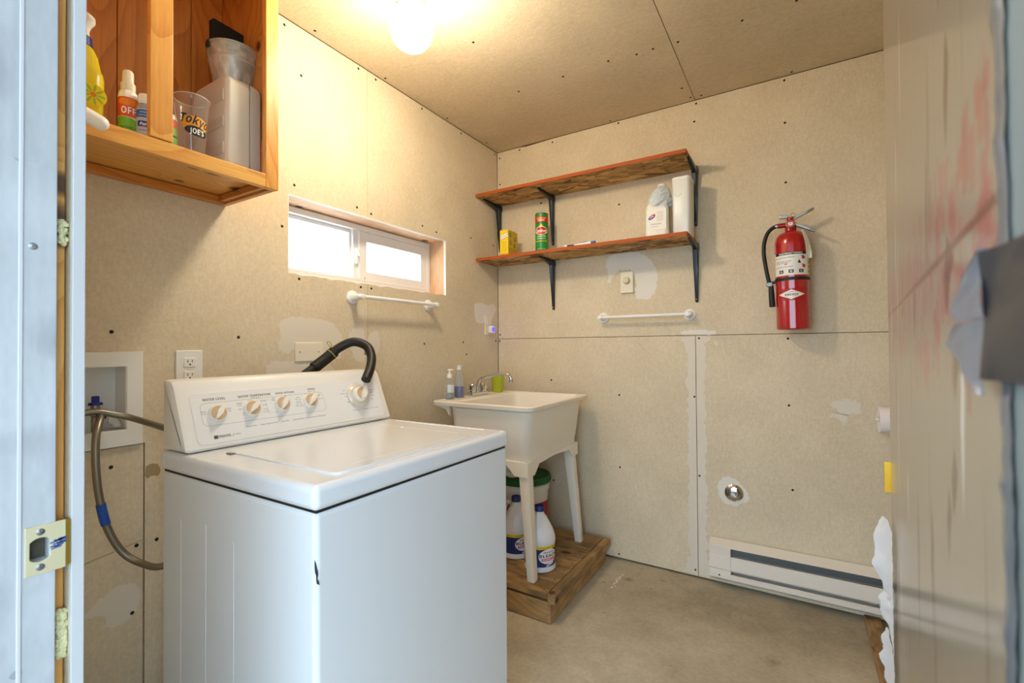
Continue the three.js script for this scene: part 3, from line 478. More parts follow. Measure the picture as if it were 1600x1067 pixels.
  part(dial, 'dial_ring', fwd(smoothLathe([[0.042, 0], [0.042, 0.002], [0.040, 0.005], [0.033, 0.011], [0.029, 0.0125], [0.0001, 0.0125]], 48)), phys('#d9d2c2', 0.25, { clearcoat: 0.8 }));
  part(dial, 'dial_skirt', fwd(smoothLathe([[0.0235, 0.012], [0.0235, 0.020], [0.021, 0.024], [0.0001, 0.0245]], 40)), M.knobWhite);
  part(dial, 'dial_face', fwd(tr(cyl(0.0195, 0.019, 0.002, 36), 0, 0.025, 0)), M.knobTan);
  part(dial, 'dial_grip', (() => { const q = poly([[-0.021, -0.003], [0, -0.0085], [0.021, -0.0045], [0.021, 0.0045], [0, 0.0085], [-0.021, 0.003]], 0.016, 0.0014); q.rotateZ(1.1); q.translate(0.004, 0, 0.022); return q; })(), M.knobWhite); }

// black drain hose hooked over the console
{ const t = thing('drain_hose', 'black rubber drain hose hooked over the right end of the washer console', 'hose');
  const path = [[0.12, 0.84, 1.60], [0.15, 0.98, 1.575], [0.172, 1.070, 1.525], [0.182, 1.110, 1.475], [0.192, 1.146, 1.427], [0.208, 1.183, 1.385], [0.240, 1.203, 1.350], [0.282, 1.187, 1.326], [0.318, 1.151, 1.335], [0.345, 1.108, 1.364], [0.362, 1.070, 1.398]];
  const cv = new THREE.CatmullRomCurve3(path.map(p => V(...p)), false, 'centripetal');
  part(t, 'hose_bend', new THREE.TubeGeometry(cv, 90, 0.0165, 18), M.rubber);
  part(t, 'hose_collar', tube([0.30, 0.34, 0.38, 0.42, 0.455].map(u => cv.getPoint(u).toArray()), 0.0205, 20, 18), M.rubber, null, null, 'thicker hose sleeve');
  const e = cv.getPoint(1), d = cv.getTangent(1), cap = new THREE.CylinderGeometry(0.0166, 0.0166, 0.004, 18); cap.applyQuaternion(new THREE.Quaternion().setFromUnitVectors(V(0, 1, 0), d)); cap.translate(e.x, e.y, e.z); part(t, 'hose_mouth', cap, M.black);
  const k = cv.getPoint(0.43), kd = cv.getTangent(0.43), q = new THREE.Quaternion().setFromUnitVectors(V(0, 0, 1), kd);
  const ring = new THREE.TorusGeometry(0.0215, 0.0016, 8, 28); ring.applyQuaternion(q); ring.translate(k.x, k.y, k.z);
  const tail = tube([[0, 0.021, 0], [0.004, 0.034, 0.006], [0.0, 0.046, 0.014], [-0.006, 0.044, 0.020], [-0.004, 0.034, 0.012], [0.002, 0.022, 0.002]], 0.0014, 30, 6); tail.rotateY(0.5); tail.translate(k.x, k.y, k.z);
  part(t, 'cable_tie', merge([ring, tail]), std('#a7a23a', 0.5), null, null, 'yellow-green cable tie'); }

// braided supply hoses from the outlet box
{ const t = thing('supply_hose', 'long braided steel supply hose with a blue tape band hanging in a loop', 'hose');
  const path = [[0.012, 1.000, 2.016], [0.052, 0.996, 2.030], [0.085, 0.955, 2.048], [0.10, 0.877, 2.053], [0.10, 0.792, 2.045], [0.10, 0.703, 2.026], [0.11, 0.632, 1.994], [0.14, 0.604, 1.966], [0.19, 0.600, 1.945], [0.215, 0.62, 1.88]];
  const cv = new THREE.CatmullRomCurve3(path.map(p => V(...p)), false, 'centripetal');
  part(t, 'braid', new THREE.TubeGeometry(cv, 80, 0.0088, 14), M.braid);
  part(t, 'tape_band', tube([0.46, 0.485, 0.51, 0.53].map(u => cv.getPoint(u).toArray()), 0.0105, 12, 14), std('#1d55b5', 0.5), null, null, 'blue tape band');
  part(t, 'hose_nut', tube([[0.0, 1.000, 2.016], [0.014, 1.000, 2.017], [0.030, 0.999, 2.022]], 0.013, 8, 6), M.steel); }
{ const t = thing('supply_hose', 'braided steel supply hose running from the outlet box across to the washer back', 'hose');
  const cv = [[0.014, 1.005, 2.095], [0.030, 1.012, 2.060], [0.036, 1.012, 2.030], [0.04, 1.004, 2.003], [0.055, 0.991, 1.968], [0.10, 0.976, 1.942], [0.17, 0.966, 1.930], [0.215, 0.955, 1.915]];
  part(t, 'braid', tube(cv, 0.0088, 60, 14), M.braid);
  part(t, 'hose_nut', tube([[0.0, 1.000, 2.100], [0.016, 1.006, 2.094], [0.024, 1.009, 2.078]], 0.013, 8, 6), M.steel); }
// washer outlet box
{ const t = thing('washer_outlet_box', 'recessed white plastic washer outlet box with a blue valve handle', 'outlet box', [0, 0, 0]);
  const o = [[1.918, 0.905], [2.205, 0.905], [2.205, 1.174], [1.918, 1.174]], inn = [[1.955, 0.950], [2.158, 0.950], [2.158, 1.134], [1.955, 1.134]];
  const g = poly(o.map(([z, y]) => [-z, y]), 0.006, 0.002, [inn.map(([z, y]) => [-z, y])]); g.rotateY(Math.PI / 2); g.translate(0.002, 0, 0);
  part(t, 'flange', g, M.whitePlastic);
  part(t, 'recess', merge([tr(new THREE.BoxGeometry(0.003, 0.19, 0.21), -0.085, 1.042, 2.0565), tr(new THREE.BoxGeometry(0.092, 0.003, 0.21), -0.041, 1.1365, 2.0565), tr(new THREE.BoxGeometry(0.092, 0.003, 0.21), -0.041, 0.9475, 2.0565), tr(new THREE.BoxGeometry(0.092, 0.19, 0.003), -0.041, 1.042, 1.9525), tr(new THREE.BoxGeometry(0.092, 0.19, 0.003), -0.041, 1.042, 2.1605)]), M.whitePlastic);
  for (const [z, c, l] of [[2.014, '#1d2a86', 'blue valve handle'], [2.098, '#a3201c', 'red valve handle']]) {
    part(t, 'valve_body', merge([tr(cyl(0.012, 0.010, 0.03, 16), -0.035, 1.010, z), tr(cyl(0.012, 0.012, 0.022, 6).rotateZ(Math.PI / 2), -0.018, 1.000, z), tr(cyl(0.009, 0.009, 0.055, 14), -0.035, 0.975, z)]), M.steel);
    part(t, 'valve_handle', merge([tr(rb(0.013, 0.020, 0.016, 0.003), -0.035, 1.040, z), tr(cyl(0.017, 0.015, 0.007, 12), -0.035, 1.028, z)]), std(c, 0.5), null, null, l);
  }
  part(t, 'drain_elbow', tr(new THREE.TorusGeometry(0.022, 0.011, 10, 16, Math.PI / 2), -0.04, 0.957, 1.985, 0, Math.PI / 2), M.whitePlastic); part(t, 'drain_socket', tr(cyl(0.02, 0.02, 0.012, 18), -0.04, 0.955, 2.056), M.whitePlastic); }

// wall plates
function plate(t, w, h, mat) { return part(t, 'face_plate', rb(w, h, 0.006, 0.0025, 3), mat, [0, 0, 0.003]); }
{ const t = thing('wall_outlet', 'white duplex wall outlet partly hidden behind the washer console', 'outlet', [0, 1.117, 1.794], Math.PI / 2);
  plate(t, 0.076, 0.118, M.whitePlastic);
  for (const y of [0.021, -0.021]) { const r = part(t, 'receptacle', rb(0.034, 0.030, 0.004, 0.0018), M.whitePlastic, [0, y, 0.0065]);
    part(r, 'socket_slot', merge([tr(rb(0.0022, 0.008, 0.001, 0.0004), -0.0063, 0.004, 0.0018), tr(rb(0.0022, 0.0068, 0.001, 0.0004), 0.0063, 0.004, 0.0018), tr(cyl(0.0026, 0.0026, 0.001, 12).rotateX(Math.PI / 2), 0, -0.0065, 0.0018)]), M.black); }
  part(t, 'test_button', rb(0.012, 0.003, 0.003, 0.0008), M.ivoryPlastic, [0, 0, 0.0065]); }
{ const t = thing('blank_wall_plate', 'blank ivory wall plate beneath a plaster patch behind the drain hose', 'wall plate', [0, 1.166, 1.369], Math.PI / 2);
  plate(t, 0.122, 0.074, M.ivoryPlastic);
  for (const x of [-0.041, 0.041]) part(t, 'screw', tr(lathe([[0.0001, 0.0015], [0.0025, 0.001], [0.003, 0]], 12).rotateX(Math.PI / 2), x, 0, 0.006), std('#8d8474', 0.5)); }
{ const t = thing('wall_outlet', 'slim ivory wall outlet near the room corner with a night light plugged in', 'outlet', [0, 1.315, 0.118], Math.PI / 2);
  plate(t, 0.072, 0.118, M.ivoryPlastic);
  part(t, 'receptacle', rb(0.034, 0.030, 0.004, 0.0018), M.ivoryPlastic, [0, 0.021, 0.0065]);
  part(t, 'receptacle', rb(0.034, 0.030, 0.004, 0.0018), M.ivoryPlastic, [0, -0.021, 0.0065]); }
{ const t = thing('night_light', 'small white plug-in night light with a violet glowing face', 'night light', [0.0085, 1.290, 0.112], Math.PI / 2);
  part(t, 'housing', tr(rb(0.040, 0.046, 0.030, 0.008, 3), 0, 0, 0.0155), M.whitePlastic);
  part(t, 'lens', tr(lathe([[0.0001, 0.006], [0.010, 0.005], [0.016, 0.001], [0.017, 0]], 24).rotateX(Math.PI / 2), 0, 0, 0.030), std('#4238c8', 0.3, 0, { emissive: new THREE.Color(0.22, 0.16, 1), emissiveIntensity: 0.5 }), null, null, 'violet lens');
  const nl = new THREE.PointLight(new THREE.Color(0.3, 0.25, 1), 0.006, 0, 2); nl.position.set(0, 0, 0.045); nl.castShadow = true; nl.name = 'night_light_glow'; t.add(nl); }
{ const t = thing('dimmer_switch', 'cream dimmer switch plate with a round knob below the lower shelf', 'switch', [0.853, 1.531, 0]);
  part(t, 'face_plate', rb(0.072, 0.118, 0.016, 0.004, 3), M.ivoryPlastic, [0, 0, 0.008]);
  part(t, 'dimmer_knob', tr(smoothLathe([[0.020, 0], [0.020, 0.004], [0.017, 0.010], [0.015, 0.018], [0.013, 0.019], [0.0001, 0.019]], 32).rotateX(Math.PI / 2), 0, 0.008, 0.016), phys('#ddd0ae', 0.4, {})); }
{ const t = thing('pipe_flange', 'round chrome wall flange around a capped pipe stub above the heater', 'pipe fitting', [1.373, 0.458, 0]);
  part(t, 'escutcheon', smoothLathe([[0.042, 0], [0.042, 0.002], [0.038, 0.006], [0.022, 0.010], [0.016, 0.012], [0.0001, 0.012]], 40).rotateX(Math.PI / 2), M.chrome);
  part(t, 'pipe_stub', tr(cyl(0.012, 0.012, 0.03, 20).rotateX(Math.PI / 2), 0, 0, 0.02), M.steel);
  part(t, 'pipe_cap', tr(rb(0.03, 0.012, 0.012, 0.004), 0.002, -0.002, 0.036, 0, 0, -0.6), M.chrome); }

// towel bars: rosettes with flared posts joined by a rail
function towelBar(labelText, p0, p1, out, axisTurn) {           // built along local x from 0 to length, standing out along +z
  const L = p1; const t = thing('towel_bar', labelText, 'towel bar', p0, axisTurn);
  for (const x of [0, L]) { const p = part(t, 'post', tr(smoothLathe([[0.030, 0], [0.030, 0.006], [0.027, 0.010], [0.020, 0.013], [0.0165, 0.020], [0.0135, 0.045], [0.0125, 0.062], [0.011, 0.073], [0.0001, 0.077]], 32).rotateX(Math.PI / 2), x, 0, 0), M.vinyl); }
  part(t, 'rail', capTube([[-0.012, 0, out], [L / 2, 0, out], [L + 0.012, 0, out]], 0.0085, 12, 16), M.vinyl);
  return t;
}
towelBar('white plastic towel bar on the left wall just below the window', [0, 1.400, 1.158], 0.485, 0.062, Math.PI / 2);
towelBar('white plastic towel bar on the back wall under the shelves', [0.716, 1.340, 0], 0.462, 0.062, 0);

// shelves and brackets
function shelf(labelText, y) {
  const t = thing('shelf_board', labelText, 'shelf', [0.608, y, 0.122]);
  part(t, 'board', muv(new THREE.BoxGeometry(1.210, 0.0175, 0.240), 'x', y, y * 1.7), M.osb);
  part(t, 'painted_edge', tr(rb(1.212, 0.0181, 0.0024, 0.0006), 0, 0, 0.1202), M.orangeEdge, null, null, 'orange painted front edge');
  part(t, 'painted_edge', tr(rb(0.0024, 0.0181, 0.240, 0.0006), 0.6052, 0, 0), M.orangeEdge, null, null, 'orange painted end edge');
}
shelf('upper oriented strand board shelf with orange painted edges on the back wall', 2.0945);
shelf('lower oriented strand board shelf holding cleaning supplies on the back wall', 1.7063);
function makeBracket() {
  const g = new THREE.Group();
  const arm = (len, w0, w1, d0, d1) => { const o = []; for (const [y, w, d] of [[0, w0, d0], [len * 0.5, (w0 + w1) / 2, (d0 + d1) / 2], [len * 0.985, w1, d1], [len, w1 * 0.8, d1 * 0.7]]) o.push({ y, pts: rrectPts(w, d, Math.min(w, d) * 0.3, 3, 0, d / 2) }); return loft(o); };
  part(g, 'wall_arm', tr(arm(0.296, 0.030, 0.014, 0.044, 0.011), 0, 0, 0, 0, 0, Math.PI), M.bracket);
  part(g, 'shelf_arm', tr(arm(0.190, 0.030, 0.013, 0.040, 0.007), 0, 0, 0, Math.PI / 2), M.bracket);
  part(g, 'gusset', (() => { const q = poly([[0.0, 0.0], [0.075, 0.0], [0.030, -0.028], [0.018, -0.09], [0.0, -0.09]], 0.010, 0.002); q.rotateY(-Math.PI / 2); q.translate(0.005, -0.001, 0.002); return q; })(), M.bracket);
    part(g, 'screw', tr(new THREE.SphereGeometry(0.004, 10, 6), 0, -0.282, 0.011), M.steel);
  return g;
}
const bracket0 = makeBracket();
[[0.024, 2.086, 'dark steel shelf bracket under the upper shelf at the room corner'], [0.402, 2.086, 'dark steel bracket under the upper shelf just behind the green can'], [1.213, 2.086, 'dark steel bracket under the exposed right end of the upper shelf'], [0.402, 1.698, 'dark steel bracket under the lower shelf below the green can'], [1.213, 1.698, 'dark steel bracket under the exposed right end of the lower shelf']].forEach(([x, y, l]) => {
  const b = bracket0.clone(); b.name = numbered('shelf_bracket'); b.position.set(x, y, 0.0006); scene.add(b); tag(b, l, 'bracket', 'shelf brackets on the back wall'); });

// goods on the lower shelf (top face y = 1.711)
const SY = 1.7153;
{ const t = thing('soap_pad_box', 'yellow cardboard box of soap pads on the lower shelf by the corner', 'box', [0.188, SY, 0.165], 0.0);
  const tex = label(512, 1024, (x, w, h) => { x.fillStyle = '#f2d21c'; x.fillRect(0, 0, w, h); x.save(); x.translate(w / 2, 250); x.rotate(-0.28); x.fillStyle = '#fff'; x.fillRect(-190, -80, 380, 165); x.fillStyle = '#c9302c'; x.fillRect(-190, 88, 380, 26); x.fillRect(-190, -100, 380, 14); txt(x, 'S.O.S', 0, 6, 140, '#1d3f7a'); x.restore(); for (let k = 0; k < 6; k++) { x.fillStyle = k % 2 ? '#b8860f' : '#9c6c12'; x.fillRect(90, 480 + k * 76, 330, 14); } x.fillStyle = '#e0941d'; x.fillRect(0, 950, w, 74); });
  const side = label(512, 512, (x, w, h) => { x.fillStyle = '#d9bb1c'; x.fillRect(0, 0, w, h); for (const [a, b, c] of [[110, 90, '#2c5aa0'], [370, 150, '#7a3a6a'], [110, 250, '#3a6a3a'], [330, 290, '#8a2c2c']]) { x.fillStyle = c; x.beginPath(); x.arc(a, b, 44, 0, 7); x.fill(); x.fillStyle = '#f4eec0'; x.fillRect(a - 22, b - 8, 44, 16); } x.fillStyle = '#a8641c'; for (let k = 0; k < 5; k++) x.fillRect(40, 360 + k * 30, 420, 10); });
  const sq = (g, ax) => g;
  part(t, 'carton', rb(0.056, 0.150, 0.118, 0.002), std('#e5c51c', 0.6), [0, 0.0755, 0]);
  part(t, 'front_print', tr(new THREE.PlaneGeometry(0.053, 0.147), 0, 0.0755, 0.0594), std('#ffffff', 0.5, 0, { map: tex }));
  part(t, 'side_print', tr(new THREE.PlaneGeometry(0.115, 0.147), 0.0284, 0.0755, 0, 0, Math.PI / 2), std('#ffffff', 0.5, 0, { map: side }));
  part(t, 'open_flap', tr(rb(0.054, 0.0012, 0.03, 0.0004), 0, 0.152, -0.02, 0.2), std('#b5642c', 0.7)); t.scale.set(1, 1, 1); t.rotation.y = 0.06; }
{ const t = thing('cleanser_can', 'tall green cardboard cleanser can with a red band on the lower shelf', 'can', [0.402, SY, 0.150], faceCam(0.402, 0.15) - 0.1);
  const tex = label(1024, 1024, (x, w, h) => { x.fillStyle = '#1d8a34'; x.fillRect(0, 0, w, h); x.fillStyle = '#c5261c'; x.fillRect(0, 60, w, 150); x.fillStyle = '#157028'; x.fillRect(0, 210, w, 40); const c = w / 2;
    txt(x, '25% MORE', c, 105, 56, '#f3e04a'); txt(x, 'BONUS', c, 165, 60, '#fff'); x.fillStyle = '#f0c733'; x.beginPath(); x.moveTo(c - 90, 370); x.lineTo(c, 255); x.lineTo(c + 90, 370); x.fill();
    x.fillStyle = '#f3e7b0'; x.beginPath(); x.ellipse(c, 445, 190, 118, 0, 0, 7); x.fill(); x.fillStyle = '#c5261c'; x.beginPath(); x.ellipse(c, 445, 172, 98, 0, 0, 7); x.fill(); txt(x, 'Comet', c, 450, 130, '#fff'); txt(x, 'CLEANSER', c, 600, 54, '#e9f3dc'); txt(x, 'with Bleach', c, 660, 48, '#e9f3dc'); x.fillStyle = '#d9c83a'; x.fillRect(c - 190, 720, 380, 18); txt(x, 'NET WT 21 OZ', c, 940, 34, '#bfe0c0'); });
  part(t, 'can_body', lathe([[0.0001, 0], [0.0365, 0], [0.0370, 0.002], [0.0370, 0.222], [0.0362, 0.224], [0.0001, 0.224]], 40), std('#1d8a34', 0.4));
  wrapLabel(t, 0.0373, 0.0373, 0.004, 0.218, 5.6, tex, 0, 0.35, null, 'printed_label');
  part(t, 'lid', tr(smoothLathe([[0.0375, 0], [0.0375, 0.007], [0.034, 0.009], [0.0001, 0.009]], 32), 0, 0.219, 0), std('#1f6e2d', 0.4), null, null, 'green lid');
  part(t, 'rim', tr(new THREE.TorusGeometry(0.0366, 0.0014, 8, 36).rotateX(Math.PI / 2), 0, 0.217, 0), M.steel); }
{ const t = thing('toothpaste_tube', 'small blue and white tube lying flat on the middle of the lower shelf', 'tube', [0.69, SY, 0.212], -0.12);
  part(t, 'tube_body', tr(loft([{ y: 0, pts: rrectPts(0.026, 0.003, 0.0012, 4) }, { y: 0.05, pts: rrectPts(0.024, 0.016, 0.0075, 4) }, { y: 0.10, pts: rrectPts(0.019, 0.019, 0.0094, 4) }]), -0.06, 0.010, 0, Math.PI / 2, Math.PI / 2, 0), std('#e9eaee', 0.4));
  part(t, 'cap', tr(cyl(0.008, 0.0075, 0.02, 16), 0.052, 0.010, 0, 0, 0, Math.PI / 2), std('#3f6fae', 0.4));
  part(t, 'blue_band', tr(rb(0.045, 0.002, 0.018, 0.0008), -0.005, 0.018, 0, 0, 0, 0.04), std('#25307c', 0.4)); }
{ const t = thing('marker_pen', 'short black marker lying on the lower shelf left of the tube', 'pen', [0.605, SY, 0.214], 0.1);
  part(t, 'barrel', tr(capTube([[-0.02, 0.0075, 0], [0, 0.0075, 0], [0.02, 0.0075, 0]], 0.0072, 8, 12)), std('#2d2f3a', 0.5));
  part(t, 'cap', tr(cyl(0.0078, 0.0078, 0.018, 14).rotateZ(Math.PI / 2), -0.022, 0.008, 0), M.whitePlastic); }
{ const t = thing('cleaner_jug', 'squat white plastic jug with a printed label and plastic bag over its neck', 'jug', [1.062, SY, 0.160], 0.10);
  const R = (y, w, d, r, cx = 0) => ({ y, pts: rrectPts(w, d, r, 5, cx, 0) });
  part(t, 'jug_body', loft([R(0, 0.100, 0.098, 0.016), R(0.004, 0.110, 0.108, 0.018), R(0.03, 0.112, 0.110, 0.018), R(0.034, 0.108, 0.106, 0.018), R(0.135, 0.108, 0.106, 0.018), R(0.155, 0.104, 0.10, 0.022), R(0.185, 0.085, 0.08, 0.03, 0.008), R(0.215, 0.055, 0.055, 0.026, 0.018), R(0.225, 0.042, 0.042, 0.0205, 0.02), R(0.250, 0.040, 0.040, 0.0195, 0.02)]), phys('#ece8de', 0.4, { clearcoat: 0.2 }));
  part(t, 'cap', tr(cyl(0.022, 0.021, 0.02, 24), 0.02, 0.256, 0), M.ivoryPlastic);
  part(t, 'handle', tube([[0.024, 0.232, 0.01], [0.036, 0.226, 0.012], [0.042, 0.20, 0.012], [0.040, 0.165, 0.010], [0.034, 0.145, 0.008]], 0.009, 24, 10), phys('#ece4d4', 0.4, {}));
  const tex = label(512, 512, (x, w, h) => { x.fillStyle = '#f0ece2'; x.fillRect(0, 0, w, h); x.save(); x.translate(130, 190); x.rotate(-0.5); x.fillStyle = '#2b3f8f'; x.beginPath(); x.ellipse(0, 10, 105, 46, 0, 0, 7); x.fill(); x.fillStyle = '#c5303a'; x.beginPath(); x.ellipse(35, -8, 70, 32, 0, 0, 7); x.fill(); txt(x, 'LYSOL', 0, 4, 44, '#fff'); x.restore(); x.fillStyle = '#b5afa6'; for (let k = 0; k < 10; k++) x.fillRect(265, 70 + k * 26, 150 + 60 * ((k * 7) % 3) / 3, 7); txt(x, 'CONCENTRATE', 240, 380, 40, '#8d6a88'); txt(x, 'Disinfectant', 200, 440, 34, '#c0a4b0'); });
  part(t, 'label', tr(new THREE.PlaneGeometry(0.092, 0.100), 0, 0.085, 0.0536), std('#ffffff', 0.5, 0, { map: tex }));
  const bag = (() => { const r = rng(44), n = 22, rings = []; for (let j = 0; j <= 9; j++) { const a = j / 9; rings.push({ y: 0.150 + 0.125 * a - 0.02 * a * a, pts: Array.from({ length: n }, (_, k) => { const th = k / n * Math.PI * 2, q = (0.060 - 0.012 * a - 0.024 * a * a * a) * (0.9 + 0.22 * r()) * (j === 0 ? 1.0 + 0.1 * Math.sin(k * 2.3) : 1); return [0.004 + 0.016 * a + q * Math.cos(th), q * Math.sin(th)]; }) }); } return loft(rings, false, true, 0.35); })();
  part(t, 'plastic_bag', bag, phys('#e4edf2', 0.35, { transmission: 0.3, thickness: 0, side: THREE.DoubleSide }), null, null, 'crumpled clear plastic bag'); }
{ const t = thing('storage_canister', 'tall translucent white rectangular canister at the right end of the lower shelf', 'canister', [1.175, SY, 0.118], 0.0);
  part(t, 'canister_body', loft([{ y: 0, pts: rrectPts(0.078, 0.118, 0.014, 5) }, { y: 0.005, pts: rrectPts(0.082, 0.122, 0.016, 5) }, { y: 0.272, pts: rrectPts(0.084, 0.124, 0.016, 5) }, { y: 0.276, pts: rrectPts(0.080, 0.120, 0.015, 5) }]), phys('#e4e6df', 0.35, { clearcoat: 0.2 }));
  part(t, 'lid', tr(loft([{ y: 0, pts: rrectPts(0.086, 0.126, 0.017, 5) }, { y: 0.010, pts: rrectPts(0.086, 0.126, 0.017, 5) }, { y: 0.013, pts: rrectPts(0.080, 0.120, 0.015, 5) }]), 0, 0.272, 0), M.whitePlastic);
  part(t, 'grip_mark', tr(new THREE.TorusGeometry(0.014, 0.002, 8, 20, Math.PI), -0.012, 0.205, 0.0615, 0, 0, Math.PI), phys('#e4e6df', 0.35, {})); }

// fire extinguisher
{ const t = thing('fire_extinguisher', 'red fire extinguisher hanging on the back wall with a black hose', 'fire extinguisher', [1.633, 1.250, 0.088], 0); t.rotation.z = 0.012;
  const r = 0.0655;
  part(t, 'cylinder', smoothLathe([[0.0001, 0.006], [r * 0.8, 0.004], [r * 0.95, 0], [r, 0.004], [r, 0.375], [r * 0.985, 0.392], [r * 0.92, 0.410], [r * 0.78, 0.424], [r * 0.55, 0.433], [0.024, 0.437], [0.022, 0.442], [0.0001, 0.442]], 56), M.redPaint);
  const tex = label(1024, 640, (x, w, h) => { x.fillStyle = '#ece9df'; x.fillRect(0, 0, w, h); x.fillStyle = '#151515'; x.fillRect(170, 0, w - 340, 78); txt(x, 'INSTRUCTIONS', w / 2, 42, 64, '#f4f4ee'); x.fillStyle = '#e8cf25'; x.fillRect(60, 80, 80, h - 80); x.fillRect(w - 140, 80, 80, h - 80);
    for (let k = 0; k < 4; k++) txt(x, 'ABC'[k % 3], 100, 150 + k * 130, 56, '#222'); for (let k = 0; k < 4; k++) { x.fillStyle = '#6b8f3a'; x.fillRect(w - 130, 120 + k * 130, 60, 70); }
    txt(x, '1. PULL PIN. HOLD UPRIGHT.', 380, 150, 32, '#333'); txt(x, '2. AIM AT BASE OF FIRE', 360, 255, 30, '#333'); txt(x, 'FROM 6 FEET BACK.', 350, 295, 30, '#333'); txt(x, '3. SQUEEZE LEVER. SWEEP.', 380, 405, 30, '#333');
    for (const [a, b] of [[760, 165], [770, 400]]) { x.fillStyle = '#c22a2a'; x.beginPath(); x.ellipse(a, b, 38, 48, 0, 0, 7); x.fill(); x.fillStyle = '#222'; x.fillRect(a - 60, b - 50, 46, 12); } x.fillStyle = '#222'; x.beginPath(); x.moveTo(640, 320); x.lineTo(670, 220); x.lineTo(710, 320); x.fill(); x.fillStyle = '#c22a2a'; x.fillRect(400, 320, 50, 26);
    for (const [a, q] of [[330, 'A'], [520, 'B'], [710, 'C']]) { x.fillStyle = '#2b2b2b'; x.fillRect(a - 46, 490, 92, 92); txt(x, q, a, 538, 74, '#ece9df'); } });
  const lb = wrapLabel(t, r + 0.0004, r + 0.0004, 0.236, 0.338, 3.3, tex, -0.06, 0.4, 'white instruction label with yellow strips', 'instruction_label');
  part(t, 'black_strap', tr(lathe([[r + 0.0006, 0], [r + 0.0022, 0.001], [r + 0.0022, 0.013], [r + 0.0006, 0.014]], 48), 0, 0.214, 0), M.black);
  const dia = label(512, 256, (x, w, h) => { x.fillStyle = '#b00c16'; x.fillRect(0, 0, w, h); x.fillStyle = '#ece9df'; x.beginPath(); x.moveTo(8, h / 2); x.lineTo(w / 2, 26); x.lineTo(w - 8, h / 2); x.lineTo(w / 2, h - 26); x.fill(); txt(x, 'AMEREX', w / 2, h / 2 + 4, 62, '#1c1c22'); txt(x, 'CORP', w / 2, 74, 30, '#c22a2a'); x.fillStyle = '#ece9df'; x.fillRect(w / 2 - 3, 0, 6, 30); });
  wrapLabel(t, r + 0.0004, r + 0.0004, 0.125, 0.178, 1.72, dia, -0.06, 0.3, 'white diamond emblem', 'emblem');
  part(t, 'valve_body', merge([tr(cyl(0.023, 0.021, 0.036, 24), 0, 0.457, 0), tr(cyl(0.016, 0.014, 0.030, 20), 0, 0.488, 0), tr(cyl(0.011, 0.011, 0.04, 16).rotateZ(Math.PI / 2), -0.03, 0.470, 0)]), phys('#a3161a', 0.3, { metalness: 0.3 }));
  const ga = part(t, 'gauge', tr(smoothLathe([[0.0001, 0], [0.017, 0], [0.0185, 0.003], [0.0185, 0.010], [0.016, 0.012], [0.0155, 0.010], [0.0001, 0.010]], 32).rotateX(Math.PI / 2), 0, 0.468, 0.020), M.steel);
  part(ga, 'gauge_face', tr(new THREE.CircleGeometry(0.0152, 28), 0, 0.468, 0.0306), std('#ffffff', 0.3, 0, { map: label(128, 128, (x, w, h) => { x.fillStyle = '#c8231f'; x.fillRect(0, 0, w, h); x.fillStyle = '#efe6d0'; x.beginPath(); x.arc(64, 64, 40, 0, 7); x.fill(); x.strokeStyle = '#2f8a3a'; x.lineWidth = 12; x.beginPath(); x.arc(64, 64, 34, -2.2, -0.9); x.stroke(); x.fillStyle = '#111'; x.beginPath(); x.moveTo(58, 74); x.lineTo(70, 74); x.lineTo(64, 30); x.fill(); }) }));
  const lev = (len, rz, y) => { const q = poly([[0, -0.0085], [len * 0.7, -0.009], [len, -0.0065], [len, 0.0065], [len * 0.7, 0.009], [0, 0.0085]], 0.008, 0.001); q.rotateX(Math.PI / 2); q.rotateZ(rz); q.translate(0.008, y, 0); return q; };
  part(t, 'squeeze_lever', merge([lev(0.086, 0.42, 0.496), tr(rb(0.034, 0.015, 0.018, 0.002), -0.026, 0.508, 0, 0, 0, -0.1)]), M.steel, null, null, 'raised steel lever');
  part(t, 'carry_handle', merge([lev(0.100, -0.50, 0.478)]), M.steel, null, null, 'steel carrying handle');
  part(t, 'pull_pin', merge([tr(new THREE.TorusGeometry(0.010, 0.0013, 8, 24), 0.010, 0.505, 0.02, 0, 0.4), tr(cyl(0.0018, 0.0018, 0.034, 10).rotateX(Math.PI / 2), 0.002, 0.497, 0.004)]), M.chrome);
  part(t, 'hose', tube([[-0.048, 0.470, 0], [-0.062, 0.468, 0.002], [-0.086, 0.450, 0.004], [-0.103, 0.410, 0.006], [-0.108, 0.360, 0.008], [-0.103, 0.300, 0.010], [-0.094, 0.240, 0.012], [-0.086, 0.200, 0.012]], 0.0085, 50, 14), M.rubber);
  part(t, 'hose_fitting', tr(cyl(0.0105, 0.0105, 0.022, 16).rotateZ(Math.PI / 2), -0.050, 0.470, 0), M.steel);
  part(t, 'nozzle', tr(lathe([[0.0001, -0.098], [0.010, -0.098], [0.0125, -0.096], [0.0118, -0.04], [0.0100, 0], [0.0001, 0]], 20), -0.083, 0.202, 0.012, 0, 0, 0.04), M.black);
  part(t, 'hose_clip', merge([tr(rb(0.026, 0.020, 0.024, 0.004), -0.088, 0.206, 0.012)]), std('#8c8f92', 0.4, 0.5));
  part(t, 'clip_arm', tr(rb(0.03, 0.012, 0.010, 0.002), -0.07, 0.214, 0.010), M.black);
